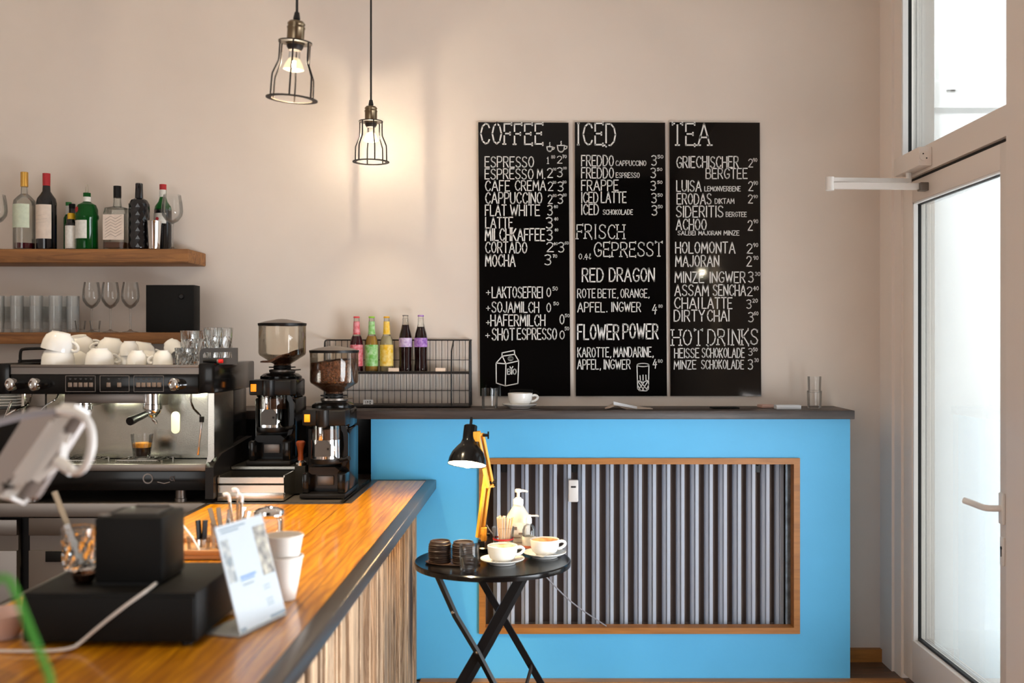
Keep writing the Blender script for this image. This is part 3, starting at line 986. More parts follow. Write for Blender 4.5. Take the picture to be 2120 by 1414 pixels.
def pendant(label, x, y, z, tilt=0.0, side='bulb_side', phase=0.5, beam=60):
    t = thing('pendant_lamp', label, 'pendant lamp', (x, y, z), 0, 'black cage pendant lamps', rot=(tilt * .5, tilt, 0))
    from mathutils import Euler
    up = Euler((tilt * .5, tilt, 0)).to_matrix().inverted() @ Vector((0, 0, 1))
    cg = MB()
    cg.lathe([(.064, 0), (.081, 0), (.081, .003), (.064, .003), (.064, 0)], 40)
    cg.lathe([(.02, .178), (.053, .178), (.053, .182), (.02, .182)], 36)
    for k in range(6):
        a = 2 * PI * (k + phase) / 6
        c, s = math.cos(a), math.sin(a)
        cg.tube(sm([(r * c, r * s, h) for r, h in ((.0505, .18), (.0505, .118), (.053, .11), (.067, .078), (.0705, .068), (.0715, .002))], 2), .0031, 6)
    cg.build('cage', 'iron', t)
    MB().lathe([(0, .172), (.027, .172), (.027, .222), (.0285, .224), (.0285, .228), (.026, .230), (.026, .234), (.0275, .236), (.0275, .240), (.022, .2465), (0, .248)], 28).build('socket', 'brass', t)
    MB().lathe([(0, .246), (.0105, .246), (.010, .252), (.0115, .254), (.0075, .275), (0, .276)], 16).tube([(0, 0, .27), Vector((0, 0, .27)) + up * (ZC - z - .272)], .0042, 8).build('cord', 'wire', t)
    MB().lathe([(0, .155), (.020, .155), (.026, .165), (.026, .176), (0, .176)], 20).build('holder', 'iron', t)
    MB().lathe([(.017, .156), (.018, .134), (.0175, .128)], 20).build('bulb_neck', 'glass', t)
    MB().lathe([(.0165, .130), (.020, .124), (.027, .112), (.0325, .098), (.0325, .094)], 24).build('bulb_reflector', side, t)
    MB().lathe([(0, .101), (.0045, .102), (.0052, .106), (.0052, .117), (.004, .121), (0, .122)], 12).build('bulb_core', 'bulb_core', t)
    MB().lathe([(.0325, .0945), (.02, .090), (0, .088)], 24).build('bulb_face', 'bulb_face', t)
    l = bpy.data.lights.new('lamp_beam', 'SPOT')
    l.energy, l.color, l.spot_size, l.spot_blend, l.shadow_soft_size = beam, (1.0, .80, .52), math.radians(96), .8, .02
    lo = bpy.data.objects.new('lamp_beam', l)
    C.objects.link(lo)
    lo.parent = t
    lo.location = (0, 0, .080)
    return t


pendant('pendant lamp hanging highest and nearest, its ring tilted, left of the other one', *P(604, 206, 3.38), math.radians(4), 'bulb_side_dim', .617, 190)
pendant('pendant lamp hanging lower and close to the wall, glowing beside the left menu board', P(768, 0, 4.7).x, 4.7, P(0, 336, 4.7).z, 0.0, 'bulb_side', -.13, 6)
pendant('pendant lamp above the near part of the bar', -.84, 2.06, 2.42, beam=14)
pendant('pendant lamp in the near right part of the room, mirrored in the right board', 1.473, .25, 2.02, beam=20)
pendant('unseen pendant lamp added to warm the left wall, high above the coffee machine', -2.15, 3.55, 2.98)  # out of view, added to warm the upper left wall

# ------------------------------------------------------------------ coffee machine
Y0 = 4.0
MX = -1.641
em = thing('coffee_machine', 'two group stainless and black espresso machine on the steel counter', 'coffee machine', (MX, 4.28, CT))


def L(px, py, Y=Y0):
    v = P(px, py, Y)
    return v.x - MX, v.y - 4.28, v.z - CT


xl, xr = -.414, .414
fy = -.28                                        # front plane, local
z775, z755, z815 = L(0, 775)[2], L(0, 755)[2], L(0, 816)[2]
cap = .060
m = MB()
m.box(xl, xl + cap, fy - .01, .27, z815, z755 + .005, .006)
m.build('side_cap', 'black_gl', em)
MB().box(xr - cap, xr, fy - .01, .27, z815 + .004, z755 + .005, .006).build('side_cap', 'black_gl', em)
MB().box(xl + cap, xr - cap, fy - .004, .25, z815, z775, .003).build('control_panel', 'black_gl', em)
m = MB()
m.box(xl + cap, xr - cap, fy, .26, z775 + .001, z755 - .011).box(xl + cap, xr - cap, fy - .006, fy, z755 - .011, z755, .002).box(xl + cap, xr - cap, fy, .26, z755 - .011, z755 - .006)
m.build('cup_tray', 'steel_mat', em)
# rails around the cup tray
m = MB()
xa = L(34, 0, 4.1)[0]
m.tube(sm([(xa, -.15, z755 - .004), (xa, -.15, z755 + .05), (xa + .012, -.15, z755 + .06), (xa + .09, .0, z755 + .06), (xa + .09, .2, z755 + .06), (xa + .09, .22, z755 - .004)]), .006, 8)
m.box(xa - .004, xa + .005, -.16, .2, z755 + .004, z755 + .016)
m.build('cup_rail', 'black', em)
m = MB()
a, b = L(412, 0, 4.05)[0], L(491, 0, 4.05)[0]
zt_ = L(0, 720, 4.05)[2]
yy = -.225
m.prism([(a, z755), (a, zt_ - .02), (a + .006, zt_ - .007), (a + .018, zt_ - .001), (b, zt_), (b, zt_ - .016), (a + .018, zt_ - .018), (a + .012, zt_ - .026), (a + .012, z755)], yy, yy + .006)
m.box(a + .012, b, yy, yy + .006, z755, zt_ - .038).box(a + .044, a + .050, yy, yy + .006, zt_ - .038, zt_ - .017).box(b - .022, b, yy, yy + .006, zt_ - .038, zt_ - .016)
m.build('end_rail', 'dgrey', em)
# buttons
for i, (x0, x1, n) in enumerate(((137, 199, 5), (208, 269, 2), (278, 340, 5))):
    p = MB()
    A, B = L(x0, 777.5), L(x1, 811)
    yf = fy - .0065
    w_ = .0016
    for q in ((A[0], B[0], A[2] - w_, A[2]), (A[0], B[0], B[2], B[2] + w_), (A[0], A[0] + w_, B[2], A[2]), (B[0] - w_, B[0], B[2], A[2])):
        p.box(q[0], q[1], yf, fy - .003, q[2], q[3])
    f = p.build('button_field', 'steel_mat', em)
    for k in range(n):
        if n == 5:
            px = x0 + 9.5 + k * 10.8
        else:
            px = x0 + 18 + k * 22
        c = L(px, 796.5)
        bb = MB().box(c[0] - .0075, c[0] + .0075, fy - .008, fy - .003, c[2] - .0085, c[2] + .0085, .0015)
        bb.build('button', mat('button_cap', (120, 104, 92), 0.3) if 'bc' not in M else M['bc'], f)
        s = MB()
        c2 = L(px, 784.5)
        s.prism([(c2[0] - .005, c2[2] + .003), (c2[0] + .005, c2[2] + .003), (c2[0] + .003, c2[2] - .003), (c2[0] - .003, c2[2] - .003)], fy - .0052, fy - .0035)
        s.build('cup_symbol', 'dgrey', f)
# steam and water taps
for px in (42, 90, 377):
    c = L(px, 795)
    k = MB()
    k.T = Matrix.Translation((c[0], fy - .006, c[2])) @ Matrix.Rotation(math.radians(-24), 4, 'Z')
    k.lathe([(.014, .02), (.020, .0), (.021, -.02), (.024, -.024), (.024, -.045), (.020, -.05), (.014, -.052), (.013, -.046), (0, -.046)], 20, axis='Y')
    k.build('tap_knob', 'chrome', em)
# body behind, splash plate, columns
zs = L(0, 948, 4.25)[2]
yb_ = 4.25 - 4.28
m = MB()
xs0, xs1 = -.335, L(430, 0, 4.25)[0]
m.box(xs0, xs1, yb_, yb_ + .02, zs, z815 + .002)
m.build('splash_plate', 'splash', em)
MB().box(xl + .06, xr - .03, yb_ + .02, .255, .05, z815 + .002, .004).build('boiler_housing', 'black_gl', em)
m = MB()
px0, px1 = L(432, 0, 4.03)[0], L(445, 0, 4.03)[0]
zb_ = L(0, 958, 4.03)[2]
m.prism([(px0, zb_ + .03), (px0 + .001, z815 + .002), (px1, z815 + .002), (px1, zb_ + .02), (px1 - .02, zb_ - .002), (px1 - .03, zb_ - .002)], -.26, -.245)
m.box(px1 - .006, px1, -.245, yb_ + .02, zb_ + .02, z815 + .002)
m.build('front_column', 'steel', em)
m = MB()
xq = L(50, 0, 4.1)[0]
m.box(xq, xq + .010, -.20, -.19, zb_, z815 + .002)
m.build('front_column', 'steel', em)
xp = L(363, 875, 4.245)
o_ = MB()
o_.prism([(xp[0] + .0185 * math.cos(t) * .95, xp[2] + (.026 if math.sin(t) > 0 else -.026) + .0185 * math.sin(t)) for t in [2 * PI * k / 24 for k in range(24)]], yb_ - .004, yb_ + .001)
o_.build('oval_window', mat('oval_cover', (226, 220, 196), 0.25), em)
# group heads
gh = MB()
A, B = L(133, 814, 4.08), L(298, 835, 4.08)
gh.box(A[0], B[0], -.2, yb_, B[2], z815 + .002, .003).build('group_cover', 'steel_mat', em)
for px in (172, 316):
    g = thing('x', None, None)
    bpy.data.objects.remove(g)
    c = L(px, 0, 4.12)
    za, zb2 = z815 + .001, L(0, 848, 4.12)[2]
    gm = MB().lathe([(0, za), (.034, za), (.034, zb2 + .022), (.036, zb2 + .020), (.036, zb2 + .002), (.030, zb2), (0, zb2)], 28, (c[0], -.16, 0))
    gm.box(c[0] - .015, c[0] + .015, -.16, yb_ + .004, zb2 + .012, za)
    gg = gm.build('group_head', 'chrome', em)
    pf = MB().lathe([(0, -.026), (.012, -.026), (.026, -.014), (.031, -.004), (.031, .003), (0, .003)], 24, (c[0], -.16, zb2 - .004))
    e0 = Vector((c[0], -.16, zb2 - .006))
    ha = math.radians(-98 if px > 200 else -70)
    dv = Vector((math.cos(ha), math.sin(ha), -.16)).normalized()
    pf.tube([e0 + dv * .025, e0 + dv * .055], [.008, .007], 10)
    pf.tube(sm([e0 + Vector((0, 0, -.02)), e0 + Vector((0, 0, -.032)), e0 + Vector((.012, 0, -.040)), e0 + Vector((.014, 0, -.050))], 1), .006, 8)
    pp = pf.build('portafilter', 'chrome', gg)
    hn = MB().tube([e0 + dv * .050, e0 + dv * .07, e0 + dv * .12, e0 + dv * .165, e0 + dv * .172], [.0105, .0125, .0135, .0165, .0155], 16)
    hn.build('portafilter_handle', 'black', gg)
# steam wands
w1 = MB()
A = [L(396, 812, 4.1), L(395, 840, 4.1), L(419, 865, 4.05), L(416, 885, 4.05), L(410, 938, 4.05)]
w1.tube(sm(A, 1), .0042, 8)
w1.tube([L(411.5, 925, 4.05), L(409.5, 942, 4.05)], .0058, 8)
w1.build('steam_wand', 'chrome', em)
MB().tube([L(418, 862, 4.05), L(417.5, 874, 4.05)], .009, 10).build('wand_grip', 'black', em)
w2 = MB()
w2.tube(sm([L(66, 812, 4.1), L(60, 838, 4.1), L(30, 850, 4.05), L(14, 860, 4.05)], 1), .0042, 8).tube([L(24, 830, 4.1), L(8, 870, 4.1)], .004, 8)
w2.tube(sm([L(122, 812, 4.12), L(118, 826, 4.1), L(96, 838, 4.1), L(84, 850, 4.1)], 1), .0035, 8)
w2.build('steam_wand', 'chrome', em)
# drip tray with slotted grid
zg = zs - .004
g = MB()
x = xs0 + .01
while x < px1 - .03:
    g.box(x, x + .0042, -.26, yb_ - .002, zg - .003, zg)
    x += .0098
g.box(xs0, px1 - .02, -.27, -.26, zg - .004, zg).box(xs0, px1 - .02, yb_ - .008, yb_, zg - .004, zg).box(xs0, px1 - .02, -.155, -.145, zg - .004, zg - .001)
g.build('drip_grid', 'steel', em)
MB().box(xs0, px1 - .02, -.262, yb_, zg - .03, zg - .022).build('drip_pan', 'steel_mat', em)
zl0, zl1 = L(0, 975)[2], L(0, 961)[2]
MB().box(xl + .02, px1 - .025, fy - .006, fy + .012, zl0, zl1, .002).build('tray_front', 'steel_mat', em)
m = MB()
zb0 = L(0, 1016)[2]
m.box(xl, px1 - .025, fy + .004, .25, zb0, zl0 - .001, .003)
m.build('base', 'black_gl', em)
m = MB()
yk = .25
m.prism([(fy - .008, zb0 - .03), (fy - .008, zl1 - .012), (fy + .008, zl1 + .002), (fy + .1, zl1 + .03), (yk, zl1 + .06), (yk, zb0 - .03)], px1 - .025, px1 + .006, 'X')
m.build('base_side', 'black', em)
lg = MB()
A = L(306, 991)
lg.T = Matrix.Translation((A[0], fy + .0035, A[2]))
lg.lathe([(.015, 0), (.015, -.003), (.0195, -.003), (.0195, 0)], 24, axis='Y')
lg.T = Matrix.Translation((L(356, 992)[0], fy + .0035, A[2]))
lg.lathe([(.005, 0), (.005, -.003), (.009, -.003), (.009, 0)], 18, axis='Y')
lg.box(.007, .010, -.003, 0, -.010, .010)
lg.T = Matrix.Identity(4)
lg.tube([L(326, 998, 3.999), L(340, 1001, 3.999), L(352, 998, 3.999)], .0013, 6)
lg.build('emblem', 'chrome', em)
for px in (70, 376):
    for yy in (fy + .05, .18):
        c = L(px, 0, 4.06)
        MB().lathe([(0, .0), (.022, .0), (.022, .012), (.019, .014), (.019, zb0 + .004), (0, zb0 + .004)], 20, (c[0], yy, 0)).build('foot', 'steel_mat', em)
# work lights under the head
M['led'] = mat('work_light', (255, 255, 245), .4, emit=(250, 255, 225), estr=150)
for px in (118, 385):
    c = L(px, 0, 4.17)
    MB().box(c[0] - .035, c[0] + .035, -.12, -.09, z815 - .006, z815 + .001).build('work_light', 'led', em)
c = L(240, 0, 4.17)
MB().box(c[0] - .04, c[0] + .04, -.075, -.055, B[2] - .005, B[2] + .001).build('work_light', 'led', em)
# small cup grids under the spouts
for px in (296, 160):
    s = MB()
    c = L(px, 938, 4.12)
    for k in range(7):
        s.tube([(c[0] - .085 + k * .028, -.20, zg + .012), (c[0] - .085 + k * .028, -.075, zg + .012)], .002, 6)
    s.tube([(c[0] - .09, -.20, zg + .012), (c[0] + .09, -.20, zg + .012)], .003, 6).tube([(c[0] - .09, -.075, zg + .012), (c[0] + .09, -.075, zg + .012)], .003, 6)
    for sx_ in (-.088, .088):
        for sy_ in (-.20, -.075):
            s.cyl((c[0] + sx_, sy_, zg - .001), (c[0] + sx_, sy_, zg + .014), .005)
    s.build('cup_stand', 'chrome', em)
ZT = CT + z755 - .006              # surface of the cup tray
ZG = CT + zg + .014

# shot glass under the right spout
sc_ = P(295, 0, 4.12)
sg = thing('shot_glass', 'small shot glass of espresso with golden crema under the right spout of the machine', 'glass', (sc_.x, 4.115, ZG + .001))
MB().lathe([(0, 0), (.030, 0), (.032, .003), (.042, .096), (.0405, .096), (.0305, .012), (0, .010)], 28).build('glass', 'glass', sg)
MB().lathe([(0, .0105), (.0300, .0125), (.0335, .045), (0, .045)], 28).build('coffee', 'coffee', sg)
MB().lathe([(0, .0452), (.0336, .0452), (.0354, .060), (.033, .063), (0, .061)], 28).build('crema', 'crema', sg)
em_glow = None

# plates left of the machine
for k in range(6):
    p = MB().lathe([(0, 0), (.055, 0), (.06, .004), (.10, .014), (.10, .017), (.058, .008), (0, .006)], 32)
    c = P(6, 0, 4.84)
    o = p.build('plate', 'white', None)
    o.location = (c.x, 4.84, ZL + .0005 + k * .0135)
    tag(o, ('topmost', 'second from top', 'third from top', 'fourth from top', 'fifth from top', 'lowest')[5 - k] + ' white plate of the stack on the ledge left of the coffee machine', 'plate', 'white plates stacked on the ledge')

# ------------------------------------------------------------------ cups on the machine
BIG = [(.034, 0), (.0, 0)]


def cup_mesh(R, H, handle=True):
    """upright cup, origin at the foot; wall has thickness"""
    f = R * .56
    out = [(0, .0015), (f * .8, .0015), (f * .84, 0), (f, 0), (f * 1.02, .004), (R * .84, H * .25), (R * .96, H * .55), (R, H * .92), (R, H - .001), (R - .002, H), (R - .0042, H - .001)]
    inn = [(R - .0045, H * .9), (R * .96 - .0042, H * .55), (R * .83 - .003, H * .27), (f * .8, .0075), (0, .0065)]
    return MB().lathe(out + inn, 36)


def handle_mesh(R, H):
    return MB().tube(sm([(R * .90, 0, H * .44 - .004), (R * 1.18, 0, H * .42), (R * 1.42, 0, H * .60), (R * 1.42, 0, H * .76), (R * 1.2, 0, H * .86), (R * .97, 0, H * .80)], 2), .0056, 10)


def make_cup(R, H, label, loc, rot, group):
    t = thing('coffee_cup', label, 'cup', loc, 0, group, rot=rot)
    cup_mesh(R, H).build('body', 'white', t)
    handle_mesh(R, H).build('handle', 'white', t)
    return t


GR = 'white cups stored upside down on the coffee machine'
big = {'b': (.060, .072), 'm': (.053, .066), 's': (.037, .058)}
protos = {}


def inv_cup(kind, px, Y, label, ang, dz=0.0, tx=0.0, ty=0.0):
    R, H = big[kind]
    x = P(px, 0, Y).x
    rot = (PI + tx, ty, math.radians(ang))
    loc = Vector((x, Y, ZT + .001 + H + dz))
    if kind in protos:
        return dup(protos[kind], label, loc, None, GR, rot)
    protos[kind] = make_cup(R, H, label, loc, rot, GR)
    return protos[kind]


inv_cup('b', 120, 4.075, 'wide white cup upside down at the left front of the machine, handle facing the room', 75)
inv_cup('b', 127, 4.082, 'wide white cup leaning upside down over the leftmost front cup', -10, .056, math.radians(-4), math.radians(12))
inv_cup('b', 160, 4.23, 'wide white cup upside down at the back left of the machine top, under another cup', 150)
inv_cup('b', 160, 4.23, 'wide white cup topping the back left pair, its handle pointing right', 35, .042, math.radians(8), math.radians(-10))
inv_cup('m', 206, 4.075, 'medium white cup upside down in the front row, second from the left', 38)
inv_cup('m', 236, 4.24, 'medium white cup upside down in the back row, below the left-pointing handle', 160)
inv_cup('m', 232, 4.235, 'medium white cup topping the back row, its handle pointing left', 195, .040, math.radians(3), math.radians(-6))
inv_cup('s', 263, 4.165, 'small white espresso cup upside down, lower one with its handle pointing left', 190)
inv_cup('s', 268, 4.16, 'small white espresso cup stacked on another, its handle facing the room', 88, .036)
inv_cup('s', 283, 4.065, 'small white espresso cup upside down in the middle of the front row', 20)
inv_cup('s', 308, 4.17, 'small white espresso cup upside down behind the middle front cup', 15)
inv_cup('m', 297, 4.28, 'medium white cup upside down in the back row right of the centre', 20, .024, 0, math.radians(8))
inv_cup('s', 337, 4.075, 'small white espresso cup at the right end of the front row, handle pointing left', 195)
inv_cup('s', 338, 4.20, 'small white espresso cup at the right end of the second row', 120)
inv_cup('s', 349, 4.17, 'small white espresso cup lying tilted at the right with its handle on top', 90, .034, math.radians(-38), math.radians(8))

# cut glass tumblers on the right of the machine top
M['cut'] = M['solid_glass'] if 1 else thin_glass('cut_glass', (0.97, 0.98, 0.98), (0.70, 0.72, 0.72), 0.04, 1.2, .10)


def cut_tumbler(r0, r1, H, n=20):
    """faceted tumbler: lozenge cut lower wall, smooth lip"""
    m = MB()
    rows = [(0, r0, 0), (H * .05, r0, 1)] + [(H * (.05 + .13 * i), r0 + (r1 - r0) * (.05 + .13 * i), 1) for i in range(1, 6)]
    rows += [(H * .76, r0 + (r1 - r0) * .76, 0), (H - .001, r1, 0), (H, r1 - .0012, 0), (H - .001, r1 - .0024, 0), (H * .6, r1 * .6 + r0 * .4 - .005, 0), (H * .12, r0 - .006, 0)]
    vs, fs = [], []
    for i, (z, r, f) in enumerate(rows):
        for k in range(n):
            a = 2 * PI * (k + (.5 if i % 2 else 0)) / n
            rr = r * ((1.0 if (k + i // 2) % 2 else .92) if f else .98)
            vs.append((rr * math.cos(a), rr * math.sin(a), z))
    for i in range(len(rows) - 1):
        for k in range(n):
            a, b = i * n + k, i * n + (k + 1) % n
            c, d = a + n, b + n
            fs += [(a, b, d), (a, d, c)] if i % 2 else [(a, b, c), (b, d, c)]
    fs.append(tuple(range(n))[::-1])
    fs.append(tuple((len(rows) - 1) * n + k for k in range(n)))
    m._add(vs, fs)
    return m


tg = 'cut glass tumblers on the coffee machine'
proto_t = None
for px, Y, z, lab in ((393, 4.155, 0, 'tall cut glass tumbler on the machine, leftmost of the tall ones'), (420, 4.225, 0, 'tall cut glass tumbler on the machine, second from the left'),
                      (442, 4.16, .0115, 'tall cut glass tumbler on the machine, third from the left'), (463, 4.235, .0115, 'tall cut glass tumbler on the machine, rightmost of the tall ones')):
    loc = (P(px, 0, Y).x, Y, ZT + .001 + z)
    if proto_t is None:
        proto_t = cut_tumbler(.030, .037, .135).build('tumbler', 'cut', None, 5)
        o = proto_t
    else:
        o = proto_t.copy()
        C.objects.link(o)
    o.location = loc
    tag(o, lab, 'glass', tg)
o = cut_tumbler(.034, .037, .068).build('tumbler', 'cut', None, 5)
o.location = (P(381, 0, 4.08).x, 4.085, ZT + .001)
tag(o, 'low cut glass tumbler at the right front of the machine top', 'glass', tg)
# red ended marker on the machine's end cap
pn = thing('marker_pen', 'black marker pen with a red end lying on the right end of the coffee machine', 'pen', (0, 0, 0))
zp = CT + z755 + .005 + .008
a, b = P(421, 0, 4.03), P(471, 0, 4.03)
a.z = b.z = zp
b.x = min(b.x, MX + xr + .02)
MB().tube([a, a.lerp(b, .3), a.lerp(b, .32), a.lerp(b, .72)], [.0055, .007, .0078, .0078], 12).build('barrel', 'black', pn)
MB().tube([a.lerp(b, .72), a.lerp(b, .80)], .0079, 12).build('band', 'steel_mat', pn)
MB().tube([a.lerp(b, .80), b], [.0079, .0074], 12).build('red_end', 'red', pn)

# ------------------------------------------------------------------ knock box and grinders
kb = thing('knock_box', 'low stainless drawer box with an open top under the left grinder', 'knock box', (-1.109, 4.2, CT + .005))
x0, x1 = -.118, .133
m = MB()
zf = .088
m.box(x0, x1, -.17, -.155, .0, .03, .001).box(x0, x1, -.166, -.155, .03, .058).prism([(-.155, .058), (-.170, .066), (-.170, zf), (-.155, zf)], x0, x1, 'X')
m.box(x0, x0 + .004, -.155, .012, .0, zf + .006).box(x1 - .004, x1, -.155, .012, 0, zf + .006)
m.box(x0, x1, .0105, .0142, .098, .108)
m.build('drawer', 'steel', kb)
MB().box(x0 + .004, x1 - .004, -.155, .010, 0, .02).build('drawer_floor', 'black_mt', kb)
MB().box(x0, .174, .0145, .34, 0, .110, .002).build('base_box', 'black_mt', kb)


def grinder(label, loc):
    t = thing('coffee_grinder', label, 'coffee grinder', loc, 0, 'black coffee grinders beside the machine')
    # origin: middle of the front foot edge on the counter
    w = .088
    MB().box(-w, w, 0, .30, 0, .018, .003).build('base_plate', 'black', t)
    m = MB()
    m.box(-w + .008, -w + .034, .006, .10, .018, .095, .006).box(w - .032, w, .006, .10, .018, .095, .006).box(-w + .02, w - .02, .075, .11, .018, .095)
    m.box(-w + .01, w, .10, .295, .018, .262, .006)
    m.build('housing', 'black_gl', t)
    MB().box(-.034, .030, .068, .0745, .042, .078, .001).build('rating_plate', 'steel_mat', t)
    m = MB()
    m.prism([(-.045, .09), (.05, .09), (.062, .105), (.045, .118), (-.052, .118), (-.058, .1)], .02, .11)
    m.build('fork', 'black_gl', t)
    cy = .075
    MB().lathe([(.0, .128), (.06, .128), (.064, .135), (.064, .148), (0, .148)], 36, (.0, cy, 0)).build('doser_base', 'black', t)
    MB().tube([(.055, cy - .02, .14), (.085, cy - .045, .148), (.10, cy - .055, .153)], [.007, .007, .009], 10).build('doser_lever', 'black', t)
    MB().lathe([(.0575, .148), (.0575, .222), (.056, .222), (.056, .148)], 40, (0, cy, 0)).build('doser_can', 'chrome', t)
    MB().lathe([(.0575, .223), (.0575, .276), (.0555, .276), (.0555, .223)], 40, (0, cy, 0)).build('doser_window', 'smoke', t)
    MB().lathe([(0, .149), (.0545, .149), (.0545, .262), (0, .268)], 32, (0, cy, 0)).build('ground_coffee', 'ground', t)
    m = MB()
    m.prism([(-.03, .16), (.030, .16), (.030, .205), (.016, .222), (-.016, .222), (-.03, .205)], .004, .03)
    m.build('grind_guard', 'dgrey', t)
    MB().box(-.016, .0, .004, .022, .2215, .275, .002).build('guard_strip', 'chrome', t)
    MB().cyl((.021, .0045, .19), (.021, .002, .19), .0045).build('guard_screw', 'black_mt', t)
    m = MB()
    m.box(-w + .004, w - .004, .03, .13, .277, .338, .006)
    m.lathe([(0, .268), (.02, .270), (.026, .28), (.026, .338), (0, .339)], 24, (-.006, .034, 0))
    m.build('head', 'black', t)
    MB().box(-w + .012, -w + .034, .0265, .0305, .292, .322, .001).build('power_switch', 'orange', t)
    hc = .235
    m = MB()
    m.prism([(.058, .11), (.076, .118), (.086, .15), (.086, .24), (.076, .27), (.058, .285), (.05, .27), (.066, .245), (.07, .2), (.066, .14)], .075, .115)
    m.build('side_arm', 'black_gl', t)
    m = MB().box(-w + .006, w - .004, .125, .292, .262, .338, .01)
    m.lathe([(0, .336), (.085, .336), (.085, .348), (.072, .358), (.06, .362), (0, .362)], 36, (.0, hc - .02, 0))
    m.build('burr_housing', 'black_gl', t)
    MB().lathe([(0, .362), (.050, .362), (.054, .366), (.054, .374), (.046, .376), (0, .376)], 36, (0, hc, 0)).tube([(.04, hc - .03, .372), (.085, hc - .035, .376)], .003, 6).build('adjusting_ring', 'steel_mat', t)
    MB().lathe([(.036, .376), (.036, .392), (.030, .392), (.030, .376)], 30, (0, hc, 0)).lathe([(.055, .383), (.055, .387), (.036, .387), (.036, .383)], 30, (0, hc, 0)).build('collar', 'black', t)
    R = .0975
    MB().lathe([(.034, .388), (.036, .398), (.094, .436), (R, .445), (R, .562), (R - .002, .562), (R - .002, .446), (.093, .438), (.034, .4)], 48, (0, hc, 0)).build('hopper', 'smoke', t)
    MB().lathe([(R + .001, .558), (R + .0025, .564), (R + .0025, .569), (R - .003, .569)], 48, (0, hc, 0)).build('hopper_rim', 'black', t)
    MB().lathe([(R, .569), (.07, .577), (.02, .586), (0, .587)], 40, (0, hc, 0)).build('hopper_lid', 'steel_mat', t)
    return t, hc


gr, hc = grinder('right coffee grinder standing lower, its hopper filled with beans', (-.842, 4.092, CT + .0045))
R = .0945


def beans_fill(zlevel, parent, slope):
    m = MB()
    n = 40
    vs, fs = [], []
    rows = [(.032, .393), (.034, .402), (.091, .439), (R, .447)]
    tops = []
    for r, z in rows:
        vs += [(r * math.cos(2 * PI * k / n), hc + r * math.sin(2 * PI * k / n), min(z, .447)) for k in range(n)]
    for rr in (R, R * .75, R * .5, R * .25):
        for k in range(n):
            a = 2 * PI * k / n
            x, y = rr * math.cos(a), rr * math.sin(a)
            vs.append((x, hc + y, zlevel + slope * x + (1 - rr / R) * .008 + random.uniform(-.002, .002)))
    nr = len(rows) + 4
    for i in range(nr - 1):
        for k in range(n):
            k2 = (k + 1) % n
            fs.append((i * n + k, i * n + k2, (i + 1) * n + k2, (i + 1) * n + k))
    fs.append(tuple((nr - 1) * n + k for k in range(n)))
    fs.append(tuple(range(n))[::-1])
    m._add(vs, fs)
    o = m.build('beans', 'beans', parent, 60)
    o['kind'] = 'stuff'
    return o


gl = dup(gr, 'left coffee grinder standing higher on the knock box, its hopper nearly empty', (-1.085, 4.222, CT + .1165))
beans_fill(.525, gr, .10)
# a small slanting rest of beans in the left hopper
m = MB()
vs, fs = [], []
n = 28
prof = [(.032, .393), (.034, .402), (.06, .4195), (.090, .4385)]
for r, z in prof:
    vs += [(r * math.cos(2 * PI * k / n), hc + r * math.sin(2 * PI * k / n), min(z, .405 + max(0, (r * math.cos(2 * PI * k / n) + .03)) * .55)) for k in range(n)]
for rr in (.089, .05, .02):
    vs += [(rr * math.cos(2 * PI * k / n), hc + rr * math.sin(2 * PI * k / n), .410 + max(0, rr * math.cos(2 * PI * k / n) + .045) * .40 + random.uniform(0, .003)) for k in range(n)]
nr = 7
for i in range(nr - 1):
    for k in range(n):
        fs.append((i * n + k, i * n + (k + 1) % n, (i + 1) * n + (k + 1) % n, (i + 1) * n + k))
fs.append(tuple((nr - 1) * n + k for k in range(n)))
m._add(vs, fs)
m.build('beans', 'beans', gl, 60)['kind'] = 'stuff'
# tamper
tp = thing('tamper', 'wooden handled coffee tamper with a steel foot between the two grinders', 'tamper', (-.959, 4.240, CT + .1156))
MB().lathe([(0, 0), (.0235, 0), (.0235, .012), (.014, .02), (0, .02)], 28).build('foot', 'chrome', tp)
MB().lathe([(.011, .02), (.010, .045), (.014, .07), (.019, .085), (.019, .092), (.012, .098), (0, .099)], 24).build('grip', 'tamper', tp)

# ------------------------------------------------------------------ bottles and glasses on the upper shelf
ZU = 1.914 + .001
KX, KY = 440 / 1595, 390 / 1414
Y1 = 4.83
S1 = Y1 / F * KX                   # metres per zoomed pixel at that depth


def zx(v, Y=Y1):
    return (v * KX - VX) * Y / F


def zz(v, Y=Y1):
    return CZ - (330 + v * KY - VY) * Y / F


